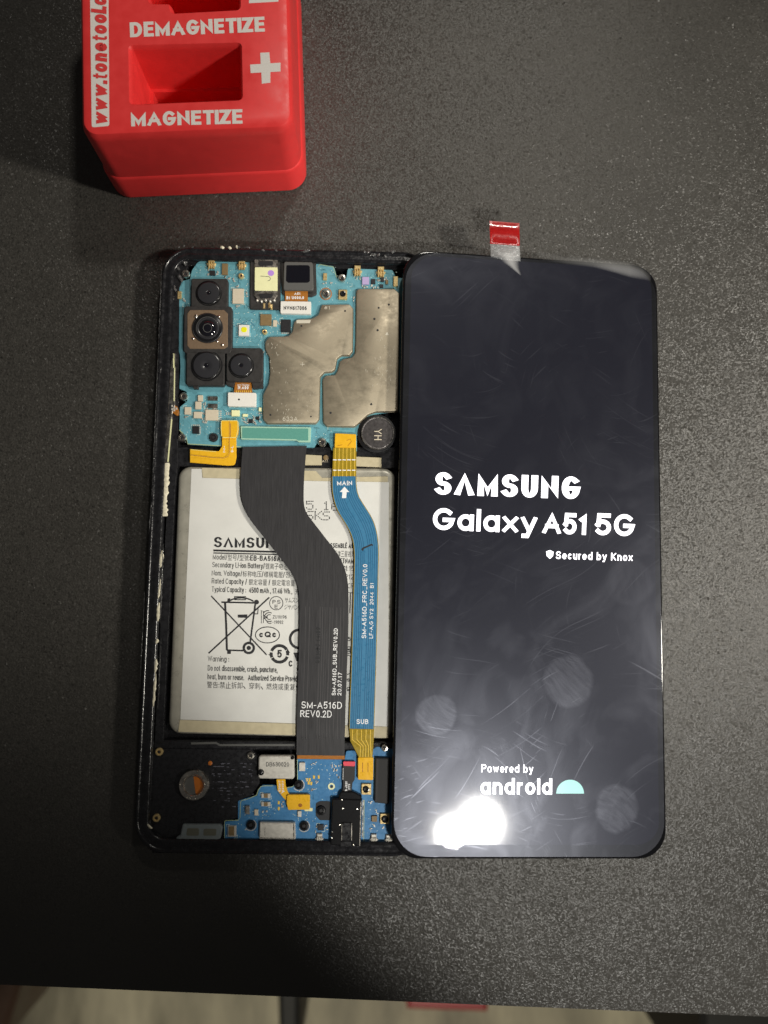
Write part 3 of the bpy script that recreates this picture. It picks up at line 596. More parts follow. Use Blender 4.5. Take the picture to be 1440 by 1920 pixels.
# ---- front camera
fc = prism('front_camera', [(525, 486), (592, 489), (594, 552), (584, 556), (528, 552)], 5.8, 4, 'cam_plastic', ph, r=4, bev=.3)
prism('housing', [(532, 490), (586, 491), (588, 544), (531, 544)], 6.8, 5.5, 'mid_grey', fc, r=4, bev=.2)
prism('lens', [(537, 497), (578, 497), (581, 500), (581, 527), (577, 530), (540, 530), (536, 526)], 6.86, 6.7, 'lens_glass', fc, r=2, bev=.04)
cf = prism('ribbon', [(534, 544), (577, 545), (577, 568), (534, 566)], 6.0, 5.4, 'flex_brown', fc)
q = bmesh.new(); put(q, 'A51', 552, 553, 11, 5, 6.03, 0, .03); put(q, 'B1 U000.0', 537, 561, 33, 5.5, 6.03, 0, .04); printed('printed_text', q, 'white_ink', cf)
lb = box('label', 526, 565, 583, 588, 6.4, 5, 'paper', fc, r=1.5, a=1)
q = bmesh.new(); put(q, 'NVN617006', 532, 581, 43, 7.5, 6.44, .8, .012); printed('printed_text', q, 'ink', fc)

# ---- orange L-shaped side-key flex
of = prism('side_key_flex', fillet([(416, 815), (416, 837, 6), (410, 846, 3), (356, 842), (356, 867), (428, 873, 3), (440, 872, 6), (443, 858), (443, 815)], 0), 6.0, 5.5, 'flex_orange', ph, bev=.1)
prism('connector_head', fillet([(414, 788, 3), (446, 788, 3), (447, 802), (446, 812), (442, 821, 2), (417, 821, 2), (414, 812)], 1), 6.5, 5.2, 'flex_orange', of, bev=.15)
q = bmesh.new(); line(q, [(430, 790), (430, 850), (427, 856), (420, 859), (400, 858), (358, 853)], .9, 6.56); line(q, [(432.5, 794), (432.5, 820)], .9, 6.56); printed('trace', q, 'copper', of)
q = bmesh.new(); line(q, [(415.5, 818), (414.5, 803), (415, 790), (417, 788.8), (444, 788.8), (446, 791), (446, 806), (443, 819)], 1.2, 6.53); line(q, [(417, 820.4), (442, 820.4)], 1.3, 6.53); line(q, [(358, 843), (405, 847)], .9, 6.03); printed('bright_edge', q, 'flex_edge', of)
q = bmesh.new(); put(q, 'N-', 422.5, 848, 12, 4.5, 6.04, -90, .03); put(q, '8-L', 437.5, 848, 12, 4.5, 6.04, -90, .03); printed('printed_text', q, 'white_ink', of)

# ---- side key plate
sk = prism('key_plate', [(323, 662), (329, 662), (328, 760), (323, 775), (315, 868), (307, 868), (314, 770), (319, 690)], 6.4, 5, 'nickel', ph, r=1, bev=.15)
q = bmesh.new(); line(q, [(327.5, 690), (326.5, 752)], 2.0, 6.44); line(q, [(322, 786), (315, 866)], 2.6, 6.44); line(q, [(325.5, 663), (326, 690)], 2.6, 6.45); printed('pale_edge', q, 'cream', sk)  # cream lines along the plate
q = bmesh.new(); line(q, [(320, 757), (317.5, 776)], 5, 6.45); line(q, [(323.8, 664), (323.6, 672)], 3.0, 6.46); printed('slot', q, 'ink', sk)
prism('key_ribbon', [(321, 757), (332, 762), (335, 772), (332, 780), (321, 772)], 6.2, 5, 'flex_brown', ph, r=2)
q = bmesh.new(); [add_prism(q, rect(a, b, a + 3, b + 4), 6.45, 6.1, .05) for a, b in ((321, 759), (325, 762), (321, 765), (329, 764), (325, 767))]; link('solder_dot', q, 'tin', ph)

# ---- coin vibration motor
lathe('motor_well', 706, 813, [(36, 4.4), (36, 5.3), (34, 5.35)], 'pit', ph, zref=5.3, seg=40)
cm = lathe('vibration_motor', 708, 812, [(31, 4.5), (31, 6.3), (30.2, 6.6), (29, 6.66), (28.3, 6.6), (27, 6.62)], 'coin_grey', ph, seg=48)
q = bmesh.new(); put(q, 'YH', 702, 804, 21, 14, 6.67, 91, -.005); printed('engraving', q, 'chip_silver', cm)
q = bmesh.new(); ring(q, 708, 812, 30, 30, 1.2, 6.69, n=40); printed('bright_edge', q, 'silver', cm)

# ---- battery
bat_w = [(337, 880), (346, 873), (735, 876), (742, 884), (742, 1384), (322, 1374), (326, 1150)]
bt_ = bmesh.new(); wv = fillet([tuple(P(x, y, 5.3)[:2]) for x, y in ((335, 874), (741, 878), (738, 1386), (315, 1375))], .32, 6)
if area(wv) < 0: wv = wv[::-1]
loft(bt_, [[(x, y, z / 10) for x, y in inset(wv, i / 10)] for i, z in ((0, 1.2), (0, 4.6), (.3, 5.0), (1.0, 5.25), (2.0, 5.3))])
bat = link('battery', bt_, 'cell_foil', ph, smooth=60)
ZK = 5.36
lab = prism('battery_label', [(359, 879), (378, 879), (379, 896), (592, 902), (729, 904), (728, 1362), (338, 1349)], ZK, 5.2, 'label_white', bat, bev=.02)
prism('tape', [(378, 877), (592, 883), (604, 896), (727, 893), (727, 903.6), (592, 901.6), (380, 895.6)], 5.44, 5.25, 'tape_beige', bat, bev=.03)
prism('tape', [(337, 1350), (728, 1363), (728, 1384), (334, 1372)], 5.42, 5.2, 'tape_beige', bat, bev=.03)
prism('foil_tab', [(570, 852), (603, 854), (603, 872), (570, 872)], 5.0, 4.2, 'tape_beige', ph); prism('foil_tab', [(667, 856), (715, 858), (715, 876), (667, 874)], 5.0, 4.2, 'tape_beige', ph)
lathe('pad', 611, 858, [(5, 4.4), (5, 4.75), (4.5, 4.8)], 'chip_brown', ph)
q = bmesh.new(); put(q, 'A51', 604, 867, 11, 5, 4.4, 0, .0); printed('printed_text', q, 'chip_silver', ph)
ZT = ZK + .03
q = bmesh.new()
put(q, 'SΛMSUNG', 401, 1026, 133, 19.5, ZT, 1.0, .05, gap=.12, con=.62)
line(q, [(400, 1032), (530, 1035)], 3.6, ZT); line(q, [(400, 1036.8), (534, 1040)], 2.2, ZT)
def row(body, x, y, wd, h, off=-.016): put(q, body, x, y, wd, h, ZT, 1.6, off, gap=.13)
printed('maker_print', q, 'ink', lab); q = bmesh.new()
row('Model/型号/型號:', 399, 1049, 69, 10); row('EB-BA516ABY', 469, 1051, 72, 10, .02)
row('Secondary Li-ion Battery/锂离子电池组', 398, 1063.5, 150, 10)
row('Nom. Voltage/标称电压/標稱電壓/정격', 397, 1079, 155, 10)
row('Rated Capacity / 额定容量 / 額定電容量 : 4', 397, 1094, 168, 10)
row('Typical Capacity :  4500 mAh , 17.46 Wh ,  充电', 397, 1109.5, 172, 10)
row('ASSEMBLÉ AU', 614, 1027, 49, 9, .01); row('天津三星视界', 626, 1043, 39, 10); row('VIETNAM', 631, 1056, 32, 9.5, .01); row('격:15', 640, 1070, 24, 9.5); row('212', 647, 1086, 16, 9.5); row('CP', 652, 1103, 11, 9.5)
line(q, [(652, 1111), (664, 1112)], 1.2, ZT); line(q, [(657, 1112), (656, 1150)], 2.2, ZT)
printed('printed_text', q, 'ink', lab); q = bmesh.new()
row('サムスン', 534, 1129, 26, 8); row('ジャパン製', 533, 1142, 33, 8)
printed('printed_text', q, 'ink', lab); q = bmesh.new()
# wheeled bin with cross
line(q, [(396, 1117.5), (500, 1228)], 2.6, ZT); line(q, [(505, 1120), (391, 1225)], 2.8, ZT + .004)
line(q, [(415, 1129), (483, 1130.5)], 3, ZT + .002); line(q, [(422, 1130), (424, 1170), (425.5, 1219)], 4, ZT + .006); line(q, [(479, 1130), (475, 1160), (469, 1205)], 3.2, ZT + .008)
line(q, [(425, 1219), (456, 1220)], 3, ZT + .01); flat(q, [(426, 1220), (433, 1220), (433, 1226), (426, 1226)], ZT + .012); flat(q, [(446, 1152.5), (464, 1152), (463, 1158.5), (446, 1158)], ZT + .012)
line(q, arc(452, 1139, 30, 18, 218, 322, 12), 2.6, ZT + .014); line(q, [(440, 1119), (461, 1119), (461, 1124.5), (440, 1124.5), (440, 1118)], 2, ZT + .016); flat(q, arc(481, 1129, 4.5, 4.5, 0, 345, 16), ZT + .018)
line(q, [(476, 1142), (484, 1142), (483, 1151), (475, 1151)], 2.2, ZT + .018); flat(q, [(427, 1122), (432, 1122), (431, 1128), (426, 1128)], ZT + .018)
ring(q, 466.5, 1215, 9.5, 9.5, 4.6, ZT + .02); flat(q, arc(466.5, 1215, 4, 4, 0, 345, 16), ZT + .021)
printed('crossed_bin_symbol', q, 'ink', lab); q = bmesh.new()
ring(q, 518, 1131, 12.5, 12.5, 1.4, ZT); put(q, 'P', 511, 1132, 6, 7, ZT, 0, .01); put(q, 'S', 519.5, 1132, 6.5, 7, ZT, 0, .01); put(q, 'E', 515, 1141, 6, 7, ZT, 0, .01)
printed('safety_mark', q, 'ink', lab); q = bmesh.new()
line(q, [(490, 1145), (490, 1169), (494, 1168), (494, 1146), (489, 1145)], 1.2, ZT); line(q, arc(502, 1151, 8, 6, 290, 90, 10) + [(494, 1160)], 1.6, ZT + .004); line(q, arc(505, 1157, 9, 8.5, 300, 60, 12), 1.5, ZT + .006); line(q, arc(505, 1157, 5, 4.5, 300, 60, 12), 1.5, ZT + .008); line(q, arc(506, 1163, 6, 6, 180, 60, 10), 1.3, ZT)
printed('safety_mark', q, 'ink', lab); q = bmesh.new()
put(q, 'ZU10196', 511.5, 1160, 26, 6.4, ZT, 0, -.006); put(q, '-19002', 511, 1169.5, 20, 6.4, ZT, 1, -.006)
printed('printed_text', q, 'ink', lab); q = bmesh.new()
ring(q, 501.5, 1190.5, 22.5, 15, 1.7, ZT, n=40); put(q, 'cQc', 486, 1195, 32, 11, ZT, 0, .05)
printed('safety_mark', q, 'ink', lab); q = bmesh.new()
ring(q, 524, 1226, 15.5, 15.5, 5.6, ZT, 200, 330, 20); ring(q, 524, 1226, 15.5, 15.5, 5.6, ZT, 20, 150, 20); flat(q, [(503, 1227), (512, 1226), (509, 1232)], ZT + .004); flat(q, [(536, 1224), (544, 1224), (539, 1216)], ZT + .004); ring(q, 524, 1226, 15.5, 15.5, 5.6, ZT + .002, 155, 190, 8); ring(q, 524, 1226, 15.5, 15.5, 5.6, ZT + .002, -25, 10, 8)
put(q, '5', 520, 1233, 8.5, 14.5, ZT, 0, .03); put(q, 'C', 541, 1250, 8, 11.5, ZT, 0, .04)
printed('recycling_symbol', q, 'ink', lab); q = bmesh.new()
ring(q, 561, 1198, 17, 17, 5, ZT, 90, 300, 24); flat(q, [(550, 1224), (562, 1223), (561, 1240), (556, 1240)], ZT); flat(q, [(556, 1252), (562, 1252), (562, 1258), (557, 1257)], ZT)
printed('safety_mark', q, 'ink', lab); q = bmesh.new()
row('Warning :', 389.5, 1240, 40, 10.5); row('Do not disassemble, crush, puncture,', 389.5, 1257.5, 131, 10.5); row('heat, burn or reuse.   Authorized Service Provider', 389, 1273.5, 176, 10.5); row('警告:禁止拆卸、穿刺、燃烧或重复使', 388, 1289, 176, 11)
printed('warning_text', q, 'ink', lab); q = bmesh.new()
for k, (s_, yy) in enumerate((('6', 1202), ('a', 1218), ('B', 1226), ('s', 1278), ('g', 1294))): put(q, s_, 650, yy, 8, 8, ZT, 0, .02)
line(q, [(651, 1228), (657, 1230), (658, 1245), (657, 1262), (651, 1265)], 1.6, ZT)
printed('printed_text', q, 'ink', lab); q = bmesh.new()
# dot-matrix date
DM = {'5': '11111 10000 11110 00001 00001 10001 01110', '1': '00100 01100 00100 00100 00100 00100 01110', '6': '00110 01000 10000 11110 10001 10001 01110', 'S': '01111 10000 10000 01110 00001 00001 11110', 'K': '10001 10010 10100 11000 10100 10010 10001', '.': '00000 00000 00000 00000 00000 00000 00100'}
for s_, x0, y0 in (('5', 575, 940), ('.', 587, 940), ('1', 606, 941), ('6', 622, 942), ('S', 575, 959), ('K', 591, 959), ('S', 606, 960)):
    for r_, bits in enumerate(DM[s_].split()):
        for c_, b_ in enumerate(bits):
            if b_ == '1': flat(q, arc(x0 + c_ * 2.9, y0 + r_ * 2.45, 1.25, 1.25, 0, 300, 5), ZT)
printed('date_stamp', q, 'ink', lab)

# ---- flat cables over the battery
def cable(name, left, right, z, m, zprof=None):
    """two edge curves in the photo, thickness .25 mm; z may change along it"""
    bm = bmesh.new(); n = len(left); T = [[], []]
    for i in range(n):
        zz = zprof(i / (n - 1)) if zprof else z
        for s_, (x, y) in enumerate((left[i], right[i])):
            p = P(x, y, zz); T[s_].append((bm.verts.new(p), bm.verts.new(p - Vector((0, 0, .028)))))
    for i in range(n - 1):
        a, b, c, d = T[0][i], T[1][i], T[1][i + 1], T[0][i + 1]
        bm.faces.new((a[0], b[0], c[0], d[0])); bm.faces.new((a[1], d[1], c[1], b[1]))
        bm.faces.new((a[0], d[0], d[1], a[1])); bm.faces.new((b[0], b[1], c[1], c[0]))
    for i in (0, n - 1): a, b = T[0][i], T[1][i]; bm.faces.new((a[0], a[1], b[1], b[0]))
    return link(name, bm, m, ph, smooth=60)
def resample(pts, n):
    d = [0]
    for a, b in zip(pts, pts[1:]): d.append(d[-1] + math.dist(a, b))
    out = []; j = 0
    for k in range(n):
        t = d[-1] * k / (n - 1)
        while j < len(d) - 2 and d[j + 1] < t: j += 1
        u = (t - d[j]) / max(1e-9, d[j + 1] - d[j]); out.append((pts[j][0] + (pts[j + 1][0] - pts[j][0]) * u, pts[j][1] + (pts[j + 1][1] - pts[j][1]) * u))
    return out
bl = resample(spline([(455, 838), (452.5, 870), (451, 900), (453, 934), (461, 959), (474, 981), (500, 1014), (523, 1043), (545, 1072), (556, 1093), (561, 1118), (561.5, 1180), (559, 1270), (557, 1340), (556, 1416)]), 60)
br = resample(spline([(575, 836), (572, 870), (570, 900), (569.5, 942), (575, 962), (592, 985), (612, 1011), (632, 1037), (645, 1062), (651, 1085), (653.5, 1115), (653, 1180), (650, 1270), (647.5, 1340), (646, 1417)]), 60)
zb_ = lambda t: 6.0 + .5 * min(1, t * 14) - .8 * max(0, (t - .93) / .07)
fb = cable('display_flex_cable', bl, br, 6.5, 'flex_black', zb_)
# faint tracks under the black cover film
q = bmesh.new()
for f_ in (.12, .2, .42, .47, .52, .56, .62, .68, .76, .84, .9):
    line(q, [(a[0] + (b[0] - a[0]) * f_, a[1] + (b[1] - a[1]) * f_) for a, b in list(zip(bl, br))[32:57]], random.uniform(.5, 1.1), 0, to=lambda x, y: P(x, y, 6.515))
printed('trace', q, 'flex_streak', fb)
q = bmesh.new()
put(q, 'SM-A516D', 565, 1328, 76, 13, 6.53, .8, -.006); put(q, 'REV0.2D', 563, 1344.5, 59, 13, 6.53, .8, -.006)
put(q, 'SM-A516D_SUB_REV0.2D', 629.5, 1304, 126, 7.6, 6.53, -88.2, .012); put(q, '20.07.17', 640, 1304, 43, 7.6, 6.53, -88.2, .012)
printed('printed_text', q, 'white_ink', fb)
q = bmesh.new(); put(q, 'SBM30 14:09', 599, 1244, 68, 8, 6.53, -88.5, .05); printed('ink_stamp', q, 'ink', fb)
prism('connector', [(557, 1415), (646, 1416), (646, 1424), (557, 1423)], 5.6, 4.6, 'flex_brown', ph)

Lb = resample(spline([(622.5, 893), (622.5, 915), (626, 938), (634, 960), (650, 986), (660, 1008), (664, 1035), (664, 1070), (662, 1140), (659, 1240), (656, 1320), (654.5, 1366)]), 50)
Rb = resample(spline([(668, 893), (668.5, 912), (673, 931), (684, 949), (699, 974), (707, 1000), (710, 1030), (709.5, 1070), (708, 1140), (705.5, 1240), (703, 1320), (701.5, 1367)]), 50)
fr = cable('signal_flex_cable', Lb, Rb, 6.2, 'flex_blue', lambda t: 6.25)
q = bmesh.new()
for f_ in (.10, .17, .25, .32, .40, .58, .66, .74, .83, .91): line(q, [(a[0] + (b[0] - a[0]) * f_, a[1] + (b[1] - a[1]) * f_) for a, b in zip(Lb, Rb)], .8, 6.27)
printed('trace', q, 'flex_trace', fr)
q = bmesh.new()
for pts, dx in ((Lb, .5), (Rb, -.5)): line(q, [(x + dx, y) for x, y in pts], 1.2, 6.275)
printed('bright_edge', q, 'flex_olive', fr)
ot = prism('bare_end', [(625, 839), (668, 839), (668, 893), (622.5, 893)], 6.22, 5.9, 'flex_olive', fr); ob = prism('bare_end', [(654.5, 1366), (701.5, 1367), (700, 1400), (698.5, 1421), (673, 1421), (657, 1390)], 6.2, 5.9, 'flex_olive', fr)
q = bmesh.new()
for k in range(6): line(q, [(629 + 7.2 * k, 840), (627.5 + 7.5 * k, 893)], 1.1, 6.24)
for k in range(5): line(q, [(661 + 8.5 * k, 1368), (661 + 8.3 * k, 1387), (676 + 5 * k if k < 4 else 695, 1399), (675 + 5.2 * k, 1420)], 1.2, 6.24)
printed('trace', q, 'flex_yellow', fr)
q = bmesh.new()
for yy in (862, 881.5):
    for k in range(5): line(q, [(624.5 + 8.8 * k, yy), (631 + 8.8 * k, yy + .3)], 1.9, 6.26)
put(q, 'MAIN', 632, 910, 28, 8.5, 6.29, 0, .02); flat(q, [(646, 912.5), (655, 922.5), (637, 922.5)], 6.29); flat(q, [(642, 922), (650, 922), (649, 934), (641, 934)], 6.295)
put(q, 'SM-A516D_FRC_REV0.0', 686.5, 1197, 139, 8.5, 6.29, -89.0, .004); put(q, 'LF-A,G SY2  2044  B1', 699, 1197, 104, 7, 6.29, -89.0, .004)
put(q, 'SUB', 668.5, 1357.5, 22, 9, 6.29, 0, .012); printed('printed_text', q, 'white_ink', fr)
q = bmesh.new(); line(q, [(679, 1030), (681, 1028), (697, 1021), (699, 1023)], 3, 6.29); line(q, [(681, 1032), (678, 1029)], 3, 6.292); printed('pen_mark', q, 'ink', fr)
prism('connector_head', [(628, 812), (667.5, 814), (667.5, 840), (627, 839)], 6.6, 5.2, 'flex_orange', fr, r=2, bev=.12); prism('connector_head', [(671, 1420), (700, 1420), (699.5, 1463), (671, 1462)], 6.4, 5, 'flex_orange', fr, r=2, bev=.12)
q = bmesh.new(); line(q, [(650, 826), (657, 823), (659, 828), (652, 836)], .8, 6.63); line(q, [(632, 836), (642, 834)], .8, 6.63); line(q, [(680, 1430), (680, 1448)], 1.2, 6.43); line(q, [(690, 1430), (690, 1448)], 1.2, 6.43); printed('press_mark', q, 'flex_brown', fr)

# ---- lower board
ZS = 5.2
sb_pts = [(446, 1502, 3), (460, 1497, 3), (482, 1492, 3), (486, 1478, 5), (492, 1472, 3), (513, 1472, 2), (536, 1478), (548, 1475, 4), (558, 1463, 3), (557, 1422), (646, 1424), (649, 1408, 3), (666, 1407, 4), (672, 1424), (706, 1400), (725, 1402), (770, 1412), (770, 1582), (705, 1578), (420, 1573, 2), (420, 1541, 3), (446, 1538, 3)]
sb = prism('lower_board', fillet(sb_pts, 0), ZS, 4.4, 'board_blue', ph)
q = bmesh.new(); line(q, [(421, 1572), (421, 1541), (423, 1538.5), (447, 1538), (450, 1533), (451, 1504), (453, 1501), (466, 1497.5), (481, 1491), (484, 1482), (489, 1475), (494, 1473.5), (512, 1473.5)], 1.3, ZS + .03); line(q, [(557.5, 1424), (558, 1463), (549, 1475), (538, 1477)], 1.2, ZS + .03); line(q, [(683, 1500), (682, 1577)], 1.2, ZS + .03); printed('board_edge', q, 'board_edge', sb)
comp(sb, ZS, [('capacitor', 490, 1488, 507, 1496.5, .5, 'tin'), ('capacitor', 490, 1504, 507, 1512, .5, 'tin'), ('chip', 494.5, 1488.5, 502, 1496, .56, 'chip_brown'), ('chip', 494.5, 1504.5, 502, 1511.5, .56, 'chip_brown'),
    ('switch', 427, 1548, 443, 1569, .4, 'tin'), ('switch', 429, 1550, 439, 1567, .7, 'chip_brown'), ('antenna_contact', 561, 1430, 572, 1446, .7, 'tin'), ('antenna_contact', 460, 1511, 468, 1527, .7, 'nickel'), ('capacitor', 477, 1518, 484, 1529, .5, 'chip_silver'),
    ('chip', 596, 1546, 607, 1557, .5, 'chip_black'), ('chip', 697, 1530, 707, 1541, .5, 'chip_brown'), ('capacitor', 558, 1521, 565, 1532, .5, 'tin'), ('label_pad', 571, 1515, 586, 1521, .1, 'cream')])
for x0, y0 in ((574, 1459), (579, 1459), (587, 1454), (596, 1454), (521, 1502), (521, 1513), (577, 1465), (582, 1466)): box('pad', x0, y0, x0 + 3.4, y0 + 6, ZS + .1, ZS - .1, 'flex_yellow', sb, bev=0)
specks(sb, ZS, [(580, 1428, 592, 1434, 4), (573, 1458, 576, 1466, 2), (590, 1463, 604, 1467, 4), (580, 1478, 590, 1484, 5), (526, 1502, 532, 1518, 5), (490, 1518, 504, 1523, 4), (621, 1432, 640, 1440, 6), (624, 1440, 634, 1446, 5), (630, 1450, 637, 1458, 4), (591, 1548, 595, 1562, 4), (607, 1545, 613, 1556, 4), (690, 1500, 698, 1508, 3), (702, 1517, 708, 1527, 3), (691, 1545, 697, 1556, 3), (714, 1550, 720, 1554, 2), (700, 1545, 706, 1548, 2)], h=.25)
silk(sb, ZS, [('c', 490, 1488, 507, 1496, 0, 0), ('c', 490, 1504, 507, 1512, 0, 0), ('c', 427, 1548, 443, 1569, 0, 0), ('c', 596, 1546, 607, 1557, 0, 0)], [(560, 1428, 640, 1500, 60), (455, 1500, 520, 1536, 30), (545, 1522, 592, 1540, 15), (424, 1542, 480, 1570, 14), (684, 1494, 712, 1570, 25)],
     [(560, 1428, 640, 1500, 26), (455, 1500, 520, 1536, 14), (530, 1522, 592, 1540, 8), (424, 1542, 480, 1570, 8), (684, 1494, 712, 1570, 12)], 'silk_white', 'trace_blue')
for x, y, m in ((560, 1472, 'lens_barrel'), (470, 1547, 'lens_barrel'), (570, 1549, 'lens_barrel'), (602, 1520, 'lens_barrel')):
    screw(sb, x, y, 9, ZS + .1, m, 'ink'); q = bmesh.new(); ring(q, x, y, 10.4, 10.4, 1.3, ZS + .04 + x * 1e-5, -60, 150); printed('bright_edge', q, 'tin', sb)
prism('screw_seat', [(592, 1506), (600, 1502), (620, 1502), (620, 1538), (600, 1538), (592, 1530)], ZS + .06, ZS - .1, 'pit', sb, r=4, bev=.02)
q = bmesh.new(); ring(q, 621.5, 1474.5, 5, 5, 3, ZS + .05); printed('ground_pad', q, 'cream', sb); q = bmesh.new(); flat(q, arc(622, 1475, 2.4, 2.4, 0, 340, 12), ZS + .06); printed('hole', q, 'ink', sb)
rf = box('coax_socket', 678, 1470, 696, 1490, ZS + .7, ZS - .1, 'gold', sb); lathe('contact', 686.5, 1480, [(6, ZS + .5), (6, ZS + 1.0), (4.4, ZS + 1.05), (3.6, ZS + .75), (.01, ZS + .7)], 'lens_barrel', rf)
rf = box('coax_socket', 713, 1526, 730, 1545, ZS + .7, ZS - .1, 'gold', sb); lathe('contact', 722, 1536, [(6.5, ZS + .5), (6.5, ZS + 1.0), (4.4, ZS + 1.05), (3.6, ZS + .75), (.01, ZS + .7)], 'lens_barrel', rf)
screw(sb, 721, 1403, 6.5, ZS + .4, 'silver')
for x, y in ((599, 1572), (701, 1573), (729, 1574)): spring(sb, x, y, ZS, 'tin', dn=1, s=.85)
# usb port, audio jack
ub = prism('charging_port', [(487, 1542), (553, 1543), (554, 1574), (486, 1573)], 6.6, 4.4, 'tin', ph, r=1.5, bev=.2)
q = bmesh.new(); line(q, [(550.5, 1545), (551, 1573)], 2.0, 6.63); line(q, [(488, 1571), (552, 1572.4)], 1.4, 6.63); line(q, [(497, 1552), (496.5, 1567)], .9, 6.63); printed('bright_edge', q, 'silver', ub)
aj = prism('audio_jack', [(623, 1497), (678, 1499), (676, 1587), (619, 1585)], 6.9, 4, 'lens_barrel', ph, r=2, bev=.3)
prism('collar', [(640, 1484), (663, 1484), (678, 1492), (678, 1502), (634, 1502), (636, 1490)], 6.6, 4, 'lens_barrel', aj, r=2, bev=.3); prism('rib', [(641, 1542), (659, 1542), (659, 1577), (640, 1577)], 7.2, 6.5, 'black_plastic', aj, r=1, bev=.2); prism('rib', [(638, 1577), (660, 1577), (659, 1589), (637, 1588)], 7.0, 6, 'black_plastic', aj, r=1, bev=.2)
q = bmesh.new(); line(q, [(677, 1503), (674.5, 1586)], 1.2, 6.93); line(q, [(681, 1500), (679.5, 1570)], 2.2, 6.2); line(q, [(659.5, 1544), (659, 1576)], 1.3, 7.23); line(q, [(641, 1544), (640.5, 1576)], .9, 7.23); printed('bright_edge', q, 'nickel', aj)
q = bmesh.new()
for x, y, r in ((642, 1516, 2.8), (669, 1517, 2.5), (636.5, 1547, 2), (640, 1500, 1.6), (622.5, 1560, 1.6), (621.5, 1571, 2), (662, 1584, 1.8)): add_lathe(q, x, y, [(r, 6.9), (r * .7, 7.15), (.01, 7.2)], seg=10)
link('solder_dot', q, 'silver', aj)
jf = prism('jack_flex', [(643, 1428), (666, 1428), (665, 1462), (661, 1468), (659, 1485), (642, 1485), (643, 1468), (642, 1462)], 6.1, 5.2, 'sponge', ph, r=2, bev=.1); prism('red_tip', [(643.5, 1427.5), (666, 1428), (665.5, 1437), (643.5, 1436)], 6.18, 6, 'red_tip', jf, r=2, bev=.05)
q = bmesh.new(); put(q, 'B-J020', 651, 1483, 18, 4, 6.15, -89, .04); put(q, 'ITT0', 656.5, 1480, 10, 4, 6.15, -89, .04); line(q, [(641, 1486), (660, 1486)], 1.6, 6.14); line(q, [(643.5, 1440), (643, 1462)], .8, 6.14); printed('printed_text', q, 'white_ink', jf)
prism('foam_strip', [(704, 1421), (732, 1422), (729, 1508), (702, 1505)], 6.4, 5, 'sponge', ph, r=2, bev=.25)
# metal sensor can with orange tail
mc = prism('sensor_can', [(485, 1417), (551, 1417), (552, 1461), (484, 1460)], 6.6, 4.6, 'tin', ph, r=5, bev=.25)
q = bmesh.new(); put(q, 'DB630020', 499, 1437, 43, 8, 6.64, .5, -.004); printed('printed_text', q, 'ink_faint', mc); lathe('stud', 489, 1449, [(6, 6.3), (5.5, 6.9), (3, 7.2), (.01, 7.25)], 'lens_barrel', mc); lathe('stud', 548, 1421, [(3.5, 6.3), (3.2, 6.75), (.01, 6.8)], 'lens_barrel', mc)
of2 = prism('sensor_tail', [(518, 1461), (535, 1461), (535, 1472), (540, 1486), (545, 1492), (540, 1504), (531, 1496), (520, 1482)], 5.9, 5.3, 'flex_orange', ph, r=2, bev=.08)
prism('connector_head', [(538, 1490), (581, 1490), (581, 1518), (540, 1519), (537, 1506)], 6.4, 5.2, 'flex_orange', of2, r=3, bev=.12); q = bmesh.new(); flat(q, arc(563, 1510, 4, 3.5, 0, 345, 14), 6.43); printed('press_mark', q, 'flex_brown', of2)
q = bmesh.new()
for x in (524, 530): put(q, 'B20817', x + 2, 1484, 20, 3.6, 5.93, -90, .03)
line(q, [(526, 1488), (534, 1483)], 1, 5.93); printed('printed_text', q, 'white_ink', of2)
# speaker side
sp = lathe('ring_insert', 363, 1472.5, [(28, 4.6), (28, 6.0), (27, 6.2), (20, 6.2), (18.5, 6.0), (18, 5.3), (.01, 5.3)], 'nickel', ph, zref=6.1, seg=44)
q = bmesh.new(); flat(q, arc(363, 1472.5, 17.5, 18, 0, 350, 30), 5.36); d_ = printed('opening', q, 'mid_grey', sp); q = bmesh.new(); flat(q, arc(364, 1472.5, 16.5, 17, -95, 80, 16), 5.40); printed('film', q, 'orange_glass', sp)
q = bmesh.new()
for x, y in ((337, 1472), (383, 1471), (389, 1472), (350, 1496), (356, 1498), (365, 1498)): add_lathe(q, x, y, [(1.3, 6.2), (1, 6.4), (.01, 6.45)], seg=8)
link('solder_dot', q, 'silver', sp)
for x, y, m in ((298, 1410, 'gold'), (293, 1534, 'gold'), (470, 1417, 'silver')): screw(ph, x, y, 7.5, 5.1, m)
lathe('amber_dot', 394, 1431, [(4.2, 4.9), (4, 5.1), (3.4, 5.14)], 'orange_glass', ph)
gs = prism('gasket', [(342, 1546), (412, 1546), (417, 1552), (413, 1572), (405, 1577), (330, 1577), (330, 1571), (338, 1566)], 6.2, 4.8, 'gasket_grey', ph, r=3, bev=.25); prism('mesh_window', [(351, 1553), (373, 1553), (373, 1567), (349, 1567)], 6.24, 6, 'gasket_mesh', gs, r=3, bev=.02); prism('mesh_window', [(382, 1554), (406, 1554), (405, 1567), (381, 1567)], 6.24, 6, 'gasket_mesh', gs, r=3, bev=.02); prism('lip', [(329, 1578), (412, 1579), (411, 1582), (331, 1581)], 6.1, 5, 'gasket_grey', gs, bev=.1)
